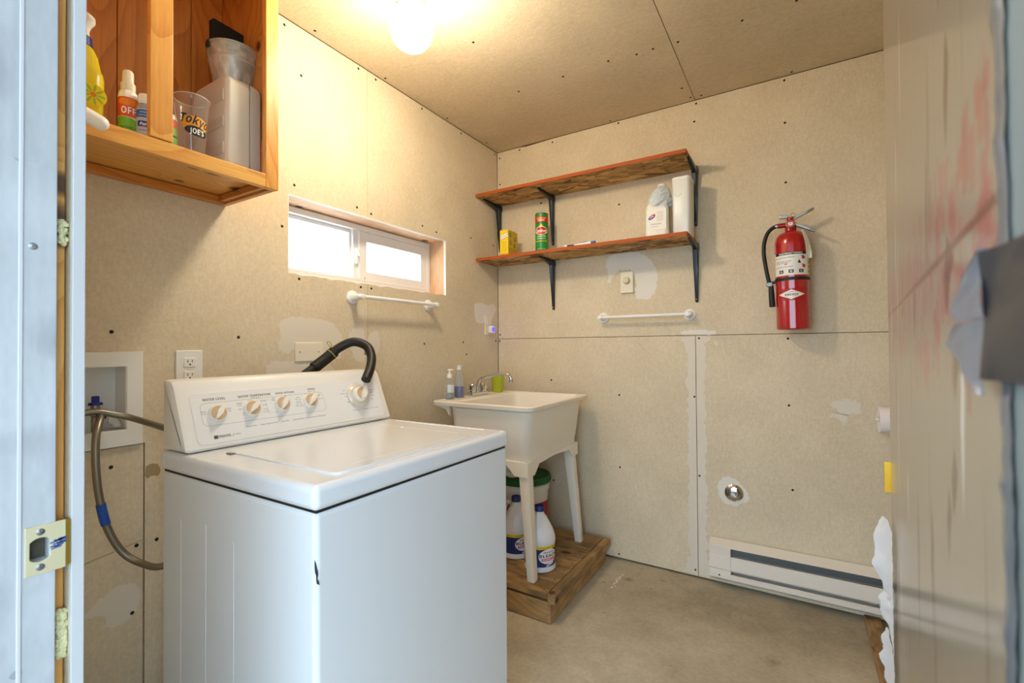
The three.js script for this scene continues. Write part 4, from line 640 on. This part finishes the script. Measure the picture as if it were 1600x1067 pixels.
  part(t, 'inspection_tag', (() => { const p = [], id = [], n = 14; for (let j = 0; j <= n; j++) for (let i = 0; i <= 4; i++) { const a = j / n; p.push(0.046 + 0.010 * Math.sin(a * 2.4) + (i - 2) * (0.0032 + 0.0025 * a) + 0.012 * a, 0.43 - 0.125 * a, 0.052 + 0.004 * Math.sin(i + a * 3) - 0.004 * (i - 2)); } for (let j = 0; j < n; j++) for (let i = 0; i < 4; i++) { const a = j * 5 + i; id.push(a, a + 5, a + 1, a + 1, a + 5, a + 6); } const q = new THREE.BufferGeometry(); q.setAttribute('position', new THREE.Float32BufferAttribute(p, 3)); q.setIndex(id); q.computeVertexNormals(); return q; })(), std('#e6e5d4', 0.7, 0, { side: THREE.DoubleSide }), null, null, 'pale paper inspection tag');
  part(t, 'wall_hook', merge([tr(rb(0.03, 0.08, 0.006, 0.002), 0, 0.40, -0.084), tr(rb(0.012, 0.012, 0.07, 0.002), 0, 0.455, -0.05)]), M.steel); }

// baseboard heater
{ const t = thing('baseboard_heater', 'long cream electric baseboard heater along the foot of the back wall', 'heater', [1.266, 0, 0.0]);
  const L = 1.0, ex = (pts, len, x, mat, name, bev = 0.0008) => { const g = poly(pts, len, bev); g.rotateY(Math.PI / 2); g.translate(x, 0, 0); return part(t, name, muv(g), mat); };
  // profiles are given as [-z, y]
  const pf = (a) => a.map(([z, y]) => [-z, y]);
  ex(pf([[0.002, 0.032], [0.006, 0.032], [0.006, 0.226], [0.002, 0.226]]), L, 0, M.heater, 'back_plate');
  ex(pf([[0.002, 0.226], [0.014, 0.231], [0.062, 0.207], [0.062, 0.204], [0.014, 0.226]]), L, 0, M.heater, 'top_hood');
  ex(pf([[0.058, 0.165], [0.064, 0.160], [0.066, 0.105], [0.062, 0.098], [0.060, 0.098], [0.063, 0.106], [0.061, 0.158], [0.056, 0.162]]), L, 0, M.heater, 'front_panel');
  ex(pf([[0.058, 0.078], [0.064, 0.074], [0.064, 0.060], [0.050, 0.050], [0.006, 0.036], [0.006, 0.034], [0.051, 0.047], [0.066, 0.058], [0.066, 0.076], [0.058, 0.081]]), L, 0, M.heater, 'bottom_lip');
  ex(pf([[0.006, 0.036], [0.062, 0.062], [0.062, 0.100], [0.060, 0.160], [0.0625, 0.206], [0.012, 0.228], [0.006, 0.228]]), 0.094, 0.001, M.heater, 'end_cap');
  ex(pf([[0.006, 0.036], [0.062, 0.062], [0.062, 0.100], [0.060, 0.160], [0.0625, 0.206], [0.012, 0.228], [0.006, 0.228]]), 0.094, L - 0.095, M.heater, 'end_cap');
  part(t, 'seam_line', tr(rb(0.0015, 0.105, 0.0012, 0.0004), 0.0955, 0.152, 0.0655), std('#b8b0a2', 0.6));
  part(t, 'heating_element', tr(cyl(0.008, 0.008, L - 0.2, 14).rotateZ(Math.PI / 2), L / 2, 0.118, 0.032), M.dark);
  const fins = []; for (let k = 0; k < 120; k++) fins.push(tr(new THREE.BoxGeometry(0.0006, 0.055, 0.045), 0.11 + k * 0.0065, 0.116, 0.032)); part(t, 'fins', merge(fins), M.fin, null, null, null, 'stuff');
  part(t, 'inner_shield', tr(rb(L - 0.2, 0.045, 0.002, 0.0005), L / 2, 0.186, 0.030), std('#6d6d69', 0.55, 0.3));
  part(t, 'screw', merge([[0.045, 0.072], [0.40, 0.045], [0.72, 0.036]].map(([x, y]) => tr(new THREE.SphereGeometry(0.0042, 10, 6), x, y, x < 0.1 ? 0.0655 : 0.026))), M.screw); }

// paper roll on a holder near the right end of the back wall
{ const t = thing('paper_roll', 'white paper roll on a wall holder peeking out beside the door edge', 'paper roll', [1.930, 0.868, 0.075]);
  part(t, 'roll', lathe([[0.020, 0], [0.052, 0], [0.054, 0.002], [0.054, 0.098], [0.052, 0.1], [0.020, 0.1], [0.020, 0]], 40).rotateZ(-Math.PI / 2), std('#efe6e4', 0.9));
  part(t, 'holder', merge([tr(cyl(0.006, 0.006, 0.12, 14).rotateZ(Math.PI / 2), 0.05, 0, 0), tr(rb(0.01, 0.03, 0.075, 0.003), 0.112, 0, -0.036)]), M.whitePlastic); }

// wooden platform
{ const t = thing('wooden_platform', 'low rough wooden platform of planks carrying the utility sink', 'platform', [0, 0, 0]);
  const z0 = 0.065, z1 = 0.745, n = 7, pw = (z1 - z0) / n;
  for (let k = 0; k < n; k++) part(t, 'plank', wb(0.694, 0.026, pw - 0.003, 'x', 0.003), M.rough, [0.03 + 0.347, 0.117 + 0.001 * ((k * 5) % 3 - 1), z0 + pw * (k + 0.5)]);
  part(t, 'edge_board', wb(0.038, 0.042, z1 - z0 + 0.006, 'z', 0.006), M.rough, [0.7455, 0.110, (z0 + z1) / 2]);
  part(t, 'side_board', wb(0.036, 0.086, z1 - z0 - 0.012, 'z', 0.003), M.rough, [0.722, 0.0445, (z0 + z1) / 2 + 0.002]);
  part(t, 'front_board', wb(0.705, 0.090, 0.036, 'x', 0.003), M.rough, [0.03 + 0.345, 0.0475, z1 - 0.021]);
  part(t, 'back_board', wb(0.67, 0.086, 0.036, 'x', 0.003), M.rough, [0.03 + 0.34, 0.0455, z0 + 0.02]);
  part(t, 'nail_heads', merge([[0.735, 0.731], [0.70, 0.722], [0.70, 0.62], [0.70, 0.52], [0.70, 0.43], [0.70, 0.33], [0.70, 0.235], [0.70, 0.135]].map(([x, z]) => tr(cyl(0.003, 0.003, 0.001, 8), x, 0.1315, z))), M.screw, null, null, null, 'stuff'); }

// utility sink
const RY = 0.915, PY = 0.132;
{ const t = thing('utility_sink', 'deep cream plastic utility sink on splayed legs standing on the wooden platform', 'sink');
  const ring = (y, x0, x1, z0, z1, r) => ({ y, pts: rrectPts(x1 - x0, z1 - z0, r, 7, (x0 + x1) / 2, (z0 + z1) / 2) });
  part(t, 'basin', loft([ring(0.648, 0.21, 0.600, 0.165, 0.690, 0.035), ring(0.660, 0.20, 0.608, 0.155, 0.700, 0.04), ring(0.696, 0.19, 0.611, 0.148, 0.704, 0.045), ring(0.706, 0.188, 0.614, 0.145, 0.708, 0.045), ring(RY - 0.030, 0.178, 0.630, 0.115, 0.725, 0.05), ring(RY - 0.024, 0.172, 0.640, 0.105, 0.732, 0.05), ring(RY - 0.020, 0.082, 0.656, 0.092, 0.746, 0.04), ring(RY - 0.003, 0.080, 0.660, 0.088, 0.750, 0.042), ring(RY, 0.084, 0.656, 0.092, 0.746, 0.04), ring(RY - 0.001, 0.200, 0.628, 0.122, 0.718, 0.05), ring(RY - 0.010, 0.206, 0.622, 0.128, 0.712, 0.05), ring(0.70, 0.222, 0.590, 0.170, 0.680, 0.05), ring(0.676, 0.26, 0.56, 0.21, 0.64, 0.05)], true, true, 0.45), M.tub);
  part(t, 'faucet_ledge', tr(rb(0.105, 0.018, 0.60, 0.006), 0.140, RY - 0.011, 0.419), M.tub);
  part(t, 'ledge_bracket', (() => { const g = poly([[0.09, RY - 0.022], [0.185, RY - 0.022], [0.185, RY - 0.07], [0.165, RY - 0.04]], 0.012, 0.002); g.translate(0, 0, 0.715); return g; })(), M.tub);
  // legs: arched skirt corner and tapered splayed leg
  const legs = [[0.605, 0.690, 0.622, 0.684], [0.600, 0.165, 0.628, 0.178], [0.215, 0.680, 0.175, 0.690], [0.215, 0.165, 0.175, 0.178]];
  for (const [tx, tz, fx, fz] of legs) {
    const sx = tx > 0.4 ? 1 : -1, sz = tz > 0.4 ? 1 : -1;
    const r = (y, cx, cz, w, d) => ({ y, pts: rrectPts(w, d, 0.005, 3, cx, cz) });
    part(t, 'leg', loft([r(PY, fx, fz, 0.036, 0.036), r(PY + 0.003, fx, fz, 0.037, 0.037), r(0.590, tx - sx * 0.019, tz - sz * 0.018, 0.050, 0.048), r(0.640, tx - sx * 0.022, tz - sz * 0.020, 0.050, 0.048)]), M.tub);
  }
  const arch = (a, b) => { const w = b - a, o = [[a, 0.66], [b, 0.66], [b, 0.592], [b - 0.066, 0.592], [b - 0.09, 0.615]]; for (let k = 0; k <= 8; k++) { const u = k / 8; o.push([b - 0.11 - (w - 0.22) * u, 0.640 - 0.004 * Math.cos(u * 6.28)]); } o.push([a + 0.09, 0.615], [a + 0.066, 0.592], [a, 0.592]); return poly(o, 0.006, 0.0018); };
  part(t, 'skirt', tr(arch(0.195, 0.612), 0, 0, 0.698), M.tub); part(t, 'skirt', tr(arch(0.195, 0.600), 0, 0, 0.148), M.tub);
  part(t, 'skirt', tr(arch(-0.704, -0.150).rotateY(Math.PI / 2), 0.606, 0, 0), M.tub); part(t, 'skirt', tr(arch(-0.697, -0.150).rotateY(Math.PI / 2), 0.196, 0, 0), M.tub);
  part(t, 'drain_pipe', merge([tr(cyl(0.022, 0.022, 0.10, 20), 0.40, 0.605, 0.42), tr(new THREE.TorusGeometry(0.05, 0.019, 12, 20, Math.PI), 0.35, 0.56, 0.42, Math.PI), tr(cyl(0.019, 0.019, 0.12, 18).rotateZ(Math.PI / 2), 0.24, 0.60, 0.42)]), M.whitePlastic); }
{ const t = thing('faucet', 'chrome two-handle faucet with a long arched spout on the sink ledge', 'faucet', [0.135, RY, 0.415]);
  part(t, 'faucet_base', merge([tr(rb(0.045, 0.022, 0.145, 0.008, 3), 0, 0.011, 0)]), M.chrome);
  for (const z of [0.052, -0.052]) part(t, 'faucet_handle', tr(smoothLathe([[0.017, 0.02], [0.017, 0.03], [0.020, 0.034], [0.0215, 0.060], [0.019, 0.064], [0.0001, 0.064]], 12), 0, 0, z), M.chrome);
  part(t, 'spout', capTube([[0.0, 0.02, 0], [0.0, 0.065, 0], [0.012, 0.088, -0.002], [0.04, 0.098, -0.006], [0.10, 0.112, -0.016], [0.15, 0.120, -0.024], [0.178, 0.117, -0.028], [0.194, 0.100, -0.031], [0.196, 0.088, -0.031]], 0.0085, 70, 14), M.chrome);
  part(t, 'aerator', tr(cyl(0.0105, 0.0105, 0.016, 16), 0.196, 0.082, -0.031), M.steel); }
{ const t = thing('soap_bottle', 'clear pump soap bottle standing at the front of the sink ledge', 'bottle', [0.118, RY, 0.640]);
  part(t, 'bottle_body', smoothLathe([[0.0001, 0], [0.022, 0], [0.0245, 0.004], [0.0245, 0.085], [0.020, 0.098], [0.012, 0.104], [0.012, 0.112], [0.0001, 0.112]], 32), phys('#eef3f5', 0.06, { transmission: 0.85, thickness: 0 }));
  part(t, 'liquid', lathe([[0.0001, 0.002], [0.0235, 0.003], [0.0238, 0.026], [0.0001, 0.026]], 28), phys('#9fb4c8', 0.2, { transmission: 0.4, thickness: 0 }));
  part(t, 'pump_cap', merge([tr(cyl(0.014, 0.012, 0.022, 20), 0, 0.120, 0), tr(cyl(0.005, 0.005, 0.02, 12), 0, 0.140, 0), tr(rb(0.034, 0.008, 0.012, 0.003), 0.008, 0.150, 0)]), M.whitePlastic);
  part(t, 'label', lathe([[0.0248, 0.035], [0.0248, 0.075]], 20, 0.2, 1.6), std('#cfd8dd', 0.5)); }
{ const t = thing('dish_soap_bottle', 'dish soap bottle half full of dark blue liquid behind the clear pump bottle', 'bottle', [0.118, RY, 0.560]);
  part(t, 'bottle_body', smoothLathe([[0.0001, 0], [0.024, 0], [0.026, 0.004], [0.027, 0.060], [0.018, 0.115], [0.012, 0.135], [0.011, 0.150], [0.0001, 0.150]], 32), phys('#eef3f5', 0.06, { transmission: 0.85, thickness: 0 }));
  part(t, 'liquid', lathe([[0.0001, 0.002], [0.0248, 0.003], [0.0262, 0.058], [0.0001, 0.060]], 28), phys('#101f8a', 0.2, { clearcoat: 0.5 }), null, null, 'dark blue liquid');
  part(t, 'cap', merge([tr(cyl(0.014, 0.012, 0.018, 18), 0, 0.156, 0), tr(rb(0.026, 0.007, 0.012, 0.002), 0.004, 0.168, 0)]), std('#cfdcd8', 0.4)); }
{ const t = thing('plastic_tumbler', 'lime green translucent plastic tumbler at the back of the sink ledge', 'cup', [0.128, RY, 0.205]);
  part(t, 'tumbler_body', lathe([[0.0001, 0], [0.028, 0], [0.030, 0.003], [0.038, 0.100], [0.039, 0.102], [0.0375, 0.102], [0.0285, 0.006], [0.0001, 0.005]], 36), phys('#c5d02c', 0.3, { transmission: 0.35, thickness: 0 })); }

// under the sink
function bleachJug(labelText, x, z) {
  const t = thing('bleach_jug', labelText, 'jug', [x, PY, z], faceCam(x, z), 'white bleach jugs on the platform');
  part(t, 'jug_body', smoothLathe([[0.0001, 0], [0.068, 0], [0.0745, 0.005], [0.076, 0.014], [0.0725, 0.022], [0.0725, 0.125], [0.0745, 0.132], [0.0735, 0.150], [0.066, 0.175], [0.050, 0.210], [0.032, 0.240], [0.0215, 0.256], [0.020, 0.275], [0.0001, 0.275]], 44), phys('#e6e8ee', 0.4, { clearcoat: 0.2 }));
  part(t, 'handle', tube([[-0.020, 0.250, -0.020], [-0.046, 0.245, -0.046], [-0.062, 0.205, -0.060], [-0.056, 0.165, -0.052], [-0.046, 0.14, -0.044]], 0.012, 26, 10), phys('#e6e8ee', 0.4, {}));
  part(t, 'cap', tr(smoothLathe([[0.0235, 0], [0.0235, 0.022], [0.021, 0.026], [0.0001, 0.026]], 28), 0, 0.266, 0), std('#17246e', 0.45), null, null, 'dark blue screw cap');
  const tex = bleachJug.tex ??= label(1024, 420, (q, w, h) => { q.fillStyle = '#17306e'; q.fillRect(0, 0, w, h); q.fillStyle = '#ecd43a'; q.fillRect(0, 0, w, 66); txt(q, 'POWERFUL  CLEANING  POWER', w / 2, 36, 40, '#7a5a10'); const c = 620; q.fillStyle = '#eceef2'; q.beginPath(); q.ellipse(c, 215, 165, 150, 0, 0, 7); q.fill(); txt(q, 'REGULAR', c, 130, 40, '#222'); txt(q, 'BLEACH', c, 200, 84, '#14204e'); q.fillStyle = '#c7282c'; q.fillRect(c - 120, 250, 240, 50); txt(q, 'DISINFECTS', c, 276, 38, '#fff'); q.save(); q.translate(c + 20, 380); q.rotate(-0.3); q.fillStyle = '#fff'; q.fillRect(-70, -10, 140, 20); q.restore(); q.fillStyle = '#c9cfda'; for (let k = 0; k < 8; k++) q.fillRect(40, 110 + k * 34, 210, 10); });
  wrapLabel(t, 0.0729, 0.0729, 0.028, 0.124, 4.4, tex, 0.15, 0.4, 'dark blue label with a yellow band');
  return t;
}
bleachJug('white bleach jug with a blue label directly behind the front sink leg', 0.586, 0.545);
bleachJug('white bleach jug with a blue label half hidden behind the washer, before the bucket', 0.418, 0.483);
{ const t = thing('plastic_bucket', 'white plastic bucket with a green lid and red band under the sink', 'bucket', [0.335, PY, 0.265], faceCam(0.335, 0.265));
  part(t, 'bucket_body', smoothLathe([[0.0001, 0], [0.124, 0], [0.127, 0.004], [0.138, 0.270], [0.144, 0.272], [0.145, 0.300], [0.140, 0.302], [0.141, 0.318], [0.0001, 0.318]], 48), phys('#e4e0d6', 0.45, {}));
  part(t, 'red_band', lathe([[0.1325, 0.125], [0.1385, 0.215]], 40, -1.7, 3.4), std('#b3202a', 0.5), null, null, 'red and white printed band');
  part(t, 'lid', tr(smoothLathe([[0.150, 0], [0.151, 0.004], [0.151, 0.030], [0.146, 0.037], [0.134, 0.037], [0.130, 0.030], [0.0001, 0.030]], 48), 0, 0.310, 0), std('#155c2c', 0.5), null, null, 'green lid');
  const rb2 = []; for (let k = 0; k < 40; k++) { const a = k / 40 * Math.PI * 2; rb2.push(tr(rb(0.004, 0.022, 0.004, 0.001, 1), 0.1515 * Math.sin(a), 0.325, 0.1515 * Math.cos(a), 0, a)); } part(t, 'lid_ribs', merge(rb2), std('#155c2c', 0.5), null, null, null, 'stuff'); }

// wall cabinet of pine
const CZ0 = 1.680, CZ1 = 2.285, CX = 0.30, CY0 = 1.662, CY1 = 2.43;
{ const t = thing('wall_cabinet', 'open-fronted knotty pine wall cabinet with a centre stile above the washer', 'cabinet');
  const zc = (CZ0 + CZ1) / 2, w = CZ1 - CZ0, h = CY1 - CY0, yc = (CY0 + CY1) / 2;
  part(t, 'side_panel', wb(CX - 0.022, h, 0.016, 'y'), M.pineDeep, [(CX - 0.02) / 2 + 0.001, yc, CZ0 + 0.010]);
  part(t, 'side_panel', wb(CX - 0.022, h, 0.016, 'y'), M.pineDeep, [(CX - 0.02) / 2 + 0.001, yc, CZ1 - 0.010]);
  for (let k = 0; k < 6; k++) part(t, 'back_board', wb(0.009, h - 0.03, (w - 0.036) / 6 - 0.0015, 'y', 0.002), M.pineDeep, [0.0065, yc + 0.012, CZ0 + 0.018 + (w - 0.036) * (k + 0.5) / 6]);
  part(t, 'bottom_panel', wb(CX - 0.022, 0.010, w - 0.036, 'z'), M.pine, [(CX - 0.02) / 2 + 0.001, 1.695, zc]);
  part(t, 'top_panel', wb(CX - 0.022, 0.012, w - 0.036, 'z'), M.pine, [(CX - 0.02) / 2 + 0.001, CY1 - 0.007, zc]);
  part(t, 'back_nailer', wb(0.019, 0.026, w - 0.036, 'z'), M.pineDeep, [0.0105, 1.675, zc]);
  part(t, 'bottom_cleat', wb(CX - 0.044, 0.020, 0.016, 'x'), M.pineDeep, [(CX - 0.02) / 2 + 0.008, 1.678, CZ0 + 0.0265]);
  part(t, 'bottom_rail', wb(0.020, 0.040, w - 0.08, 'z'), M.pine, [CX - 0.010, CY0 + 0.020, zc]);
  part(t, 'top_rail', wb(0.020, 0.045, w - 0.08, 'z'), M.pine, [CX - 0.010, CY1 - 0.023, zc]);
  part(t, 'stile', wb(0.020, h, 0.040, 'y'), M.pine, [CX - 0.010, yc, CZ0 + 0.020]);
  part(t, 'stile', wb(0.020, h, 0.040, 'y'), M.pine, [CX - 0.010, yc, CZ1 - 0.020]);
  part(t, 'stile', wb(0.020, h - 0.086, 0.050, 'y'), M.pine, [CX - 0.010, yc, 1.9875]); }
const CS = 1.7006;                                             // cabinet floor
{ const t = thing('detergent_bottle', 'yellow cleaner bottle with blue collar and white cap in the pine cabinet', 'bottle', [0.195, CS, 2.118], Math.PI / 2);
  const R = (y, w, d) => ({ y, pts: rrectPts(w, d, Math.min(w, d) * 0.46, 6) });
  part(t, 'bottle_body', loft([R(0, 0.084, 0.062), R(0.005, 0.092, 0.070), R(0.135, 0.094, 0.070), R(0.147, 0.090, 0.066), R(0.151, 0.084, 0.062), R(0.183, 0.072, 0.056), R(0.200, 0.058, 0.050), R(0.205, 0.050, 0.046)]), phys('#f0dc12', 0.3, { clearcoat: 0.4 }));
  part(t, 'collar', tr(cyl(0.0265, 0.0255, 0.022, 28), 0, 0.216, 0), std('#1a1f86', 0.4), null, null, 'dark blue ribbed collar');
  part(t, 'cap', tr(smoothLathe([[0.021, 0], [0.020, 0.018], [0.024, 0.030], [0.031, 0.042], [0.031, 0.050], [0.028, 0.053], [0.0001, 0.053]], 32), 0, 0.227, 0), M.whitePlastic, null, null, 'white flared cap');
  part(t, 'flower_print', tr(new THREE.CircleGeometry(0.026, 28), 0.018, 0.085, 0.0352), std('#ffffff', 0.4, 0, { map: label(128, 128, (x) => { x.fillStyle = '#f0dc12'; x.fillRect(0, 0, 128, 128); x.fillStyle = '#a9c53a'; for (let k = 0; k < 9; k++) { x.save(); x.translate(64, 64); x.rotate(k * 0.7); x.beginPath(); x.ellipse(38, 0, 22, 7, 0, 0, 7); x.fill(); x.restore(); } x.fillStyle = '#e08a1a'; x.beginPath(); x.arc(64, 64, 15, 0, 7); x.fill(); }) })); }
{ const t = thing('plastic_rod', 'rounded white plastic rod end resting over the cabinet bottom rail', 'rod', [0, 0, 0]);
  part(t, 'rod_end', capTube([[0.27, 1.719, 2.25], [0.305, 1.715, 2.21], [0.325, 1.698, 2.155], [0.331, 1.684, 2.118]], 0.0165, 30, 16), M.vinyl); }
{ const t = thing('bug_spray_bottle', 'white pump spray bottle with an orange and green label in the cabinet', 'bottle', [0.205, CS, 2.024], Math.PI / 2 - 0.25);
  part(t, 'bottle_body', smoothLathe([[0.0001, 0], [0.018, 0], [0.0205, 0.004], [0.0205, 0.118], [0.018, 0.130], [0.013, 0.136], [0.0001, 0.136]], 32), M.whitePlastic);
  part(t, 'pump_cap', tr(smoothLathe([[0.0155, 0], [0.0155, 0.018], [0.012, 0.020], [0.0115, 0.048], [0.009, 0.052], [0.0001, 0.052]], 24), 0, 0.134, 0), M.ivoryPlastic);
  wrapLabel(t, 0.0209, 0.0209, 0.012, 0.112, 3.6, label(512, 512, (x, w, h) => { x.fillStyle = '#e2e6c8'; x.fillRect(0, 0, w, h); x.fillStyle = '#e0521d'; x.fillRect(0, 0, w, 250); x.fillStyle = '#f0872a'; x.beginPath(); x.ellipse(w / 2, 60, 170, 50, 0, 0, 7); x.fill(); x.fillStyle = '#7cbf2c'; x.beginPath(); x.moveTo(0, 270); x.quadraticCurveTo(w / 2, 220, w, 330); x.lineTo(w, h); x.lineTo(0, h); x.fill(); txt(x, 'OFF!', w / 2, 170, 120, '#fff'); txt(x, 'BOTANICALS', w / 2, 390, 44, '#2c5a1a'); txt(x, 'INSECT REPELLENT', w / 2, 450, 30, '#2c5a1a'); }), 0.1, 0.4, 'orange and green printed label'); }
{ const t = thing('sanitizer_bottle', 'small clear hand sanitizer bottle with a white cap beside the spray bottle', 'bottle', [0.235, CS, 1.998], Math.PI / 2 - 0.45);
  part(t, 'bottle_body', smoothLathe([[0.0001, 0], [0.0165, 0], [0.019, 0.004], [0.019, 0.090], [0.017, 0.098], [0.0125, 0.102], [0.0001, 0.102]], 32), phys('#c9ced6', 0.15, { transmission: 0.5, thickness: 0.01, ior: 1.3 }));
  part(t, 'cap', tr(smoothLathe([[0.0148, 0], [0.0148, 0.022], [0.013, 0.026], [0.0001, 0.026]], 24), 0, 0.101, 0), M.whitePlastic);
  wrapLabel(t, 0.0193, 0.0193, 0.010, 0.086, 2.4, label(384, 512, (x, w, h) => { x.fillStyle = '#b4bac6'; x.fillRect(0, 0, w, h); x.fillStyle = '#1c54a8'; x.fillRect(0, 20, w, 130); txt(x, 'ADVANCED', w / 2, 60, 40, '#bcd6f0'); txt(x, 'Hand Sanitizer', w / 2, 110, 36, '#bcd6f0'); x.fillStyle = '#1c2f8a'; x.beginPath(); x.roundRect(40, 210, w - 80, 100, 30); x.fill(); txt(x, 'Purell', w / 2, 262, 76, '#fff', 'sans-serif', 'italic bold'); txt(x, 'Refreshing Gel', w / 2, 370, 36, '#4b5a86'); txt(x, '2 FL OZ', w / 2, 450, 34, '#4b5a86'); }), 0.1, 0.4, 'blue printed label'); }
{ const t = thing('cleaner_can', 'green labelled can partly seen through the clear cup behind the centre stile', 'can', [0.165, CS, 1.925], Math.PI / 2 - 0.4);
  part(t, 'can_body', smoothLathe([[0.0001, 0], [0.026, 0], [0.027, 0.003], [0.027, 0.118], [0.022, 0.128], [0.013, 0.132], [0.0001, 0.132]], 32), M.whitePlastic);
  part(t, 'cap', tr(smoothLathe([[0.013, 0], [0.013, 0.03], [0.010, 0.036], [0.0001, 0.036]], 20), 0, 0.131, 0), M.whitePlastic);
  wrapLabel(t, 0.0273, 0.0273, 0.008, 0.112, 4.5, label(256, 256, (x, w, h) => { x.fillStyle = '#8fbf5a'; x.fillRect(0, 0, w, h); x.fillStyle = '#d9623a'; x.fillRect(0, 0, w, 60); x.fillStyle = '#2c3a22'; x.fillRect(30, 110, 200, 10); x.fillRect(30, 215, 200, 12); }), 0, 0.4, 'green label with an orange band'); }
{ const t = thing('plastic_cup', 'clear plastic drinking cup with an orange and black printed logo in the cabinet', 'cup', [0.222, CS, 1.886], Math.PI / 2 - 0.35);
  const h = 0.171; part(t, 'cup_body', lathe([[0.0001, 0.004], [0.026, 0.002], [0.029, 0], [0.030, 0.004], [0.041, h - 0.012], [0.0425, h - 0.008], [0.0435, h - 0.003], [0.0425, h]], 40), phys('#f4f6f6', 0.05, { transmission: 0.92, thickness: 0, ior: 1.45, side: THREE.DoubleSide }));
  part(t, 'rim', tr(new THREE.TorusGeometry(0.0428, 0.0013, 8, 40).rotateX(Math.PI / 2), 0, h, 0), phys('#e6eaea', 0.1, { transmission: 0.5, thickness: 0 }));
  const arcR = (y) => 0.030 + 0.011 * (y - 0.004) / (h - 0.016) + 0.0006;
  const lg = (w, h2, draw) => { const c = document.createElement('canvas'); c.width = w; c.height = h2; draw(c.getContext('2d'), w, h2); const q = new THREE.CanvasTexture(c); q.colorSpace = THREE.SRGBColorSpace; q.magFilter = THREE.LinearFilter; return q; };
  const band = (y0, y1, arc, tex, turn) => part(t, 'logo_print', lathe([[arcR(y0), y0], [arcR(y1), y1]], 30, -arc / 2, arc), std('#ffffff', 0.5, 0, { map: tex, transparent: true, alphaTest: 0.5 }), null, [0, turn, 0], 'orange oval and black lettering');
  band(0.055, 0.128, 2.1, lg(512, 384, (x, w, h2) => { x.clearRect(0, 0, w, h2); x.fillStyle = '#d9941f'; x.beginPath(); x.ellipse(w / 2, 190, 235, 110, 0, 0, 7); x.fill(); x.save(); x.translate(w / 2 - 10, 140); x.rotate(0.1); txt(x, 'Tokyo', 0, 0, 170, '#15181f', 'sans-serif', 'italic bold'); x.restore(); x.fillStyle = '#15181f'; x.beginPath(); x.ellipse(w / 2 + 30, 290, 200, 68, 0.08, 0, 7); x.fill(); txt(x, "JOE'S", w / 2 + 40, 292, 100, '#f3f3ee', 'sans-serif', 'bold'); }), 0.18); }
{ const t = thing('metal_case', 'dented silver metal case with ribbed sides standing on edge in the cabinet', 'case', [0.148, CS, 1.754]);
  const hh = 0.285, dep = 0.205, th = 0.108;
  // loft along z: rounded slab, ribs raised on the broad faces
  const rings = []; for (let k = 0; k <= 6; k++) { const a = k / 6 * Math.PI / 2; rings.push([0.018 * (1 - Math.cos(a)), 0.018 * (1 - Math.sin(a))]); } rings.reverse(); rings.reverse();
  const prof = [...rings.map(([z, i]) => [z, i]), [0.066, 0], [0.0665, 0.0016], [0.069, 0.0016], [0.0695, 0], ...rings.slice().reverse().map(([z, i]) => [th - z, i])];
  const g = loft(prof.map(([z, i]) => ({ y: z, pts: rrectPts(dep - 2 * i, hh - 2 * i, 0.032 - i * 0.8, 8) })), true, true, 0.6); g.rotateX(-Math.PI / 2); g.translate(0, hh / 2, th / 2);
  part(t, 'case_shell', g, std('#d3d1c8', 0.36, 0.15));
  for (const s of [1, -1]) for (const y of [0.065, 0.142, 0.22]) part(t, 'pressed_rib', tr(rb(dep * 0.86, 0.034, 0.007, 0.0034, 3), 0, y, s * 0.0535), std('#cbc9bf', 0.38, 0.15));
  part(t, 'lid_seam', tr(rb(0.0014, hh * 0.94, 0.0016, 0.0005), dep / 2 - 0.0004, hh / 2, -0.0125), M.dark); }
{ const t = thing('metal_pail', 'small galvanized metal pail sitting on top of the silver case', 'bucket', [0.150, CS + 0.2862, 1.736], 0); t.scale.set(0.94, 1, 0.94);
  const zm = std('#ffffff', 0.45, 0.45, { map: T.zinc });
  part(t, 'pail_body', smoothLathe([[0.0001, 0.003], [0.052, 0.002], [0.054, 0], [0.055, 0.003], [0.0705, 0.072], [0.0722, 0.075], [0.0722, 0.079], [0.0708, 0.082], [0.078, 0.118], [0.0768, 0.118], [0.054, 0.006], [0.0001, 0.006]], 48), zm);
  part(t, 'rolled_rim', tr(new THREE.TorusGeometry(0.078, 0.0024, 10, 48).rotateX(Math.PI / 2), 0, 0.118, 0), zm);
  for (const s of [1, -1]) part(t, 'bail_ear', tr(rb(0.018, 0.022, 0.004, 0.0015), 0, 0.112, s * 0.0785), std('#4b4d4c', 0.5, 0.7));
  part(t, 'bail_handle', tube(Array.from({ length: 13 }, (_, k) => { const a = k / 12 * Math.PI; return [-0.075 * Math.sin(a) * 0.5, 0.112 - 0.062 * Math.sin(a) * 0.2, 0.084 * Math.cos(a)]; }), 0.0018, 40, 8), M.steel); }
{ const t = thing('scrub_sponge', 'flat black sponge block standing upright inside the metal pail', 'sponge', [0.128, CS + 0.2862 + 0.052, 1.738], Math.PI / 2 + 0.05);
  part(t, 'sponge_body', tr(rb(0.108, 0.150, 0.026, 0.003), 0, 0.076, 0), std('#101311', 0.9)); }
{ const t = thing('thin_tray', 'thin dark wooden slat leaning between the metal case and cabinet side', 'slat', [0.20, CS, 1.7015]);
  part(t, 'slat', wb(0.12, 0.115, 0.004, 'y', 0.001), M.pineDeep, [0, 0.0585, 0]); }

renderer.render(scene, camera);
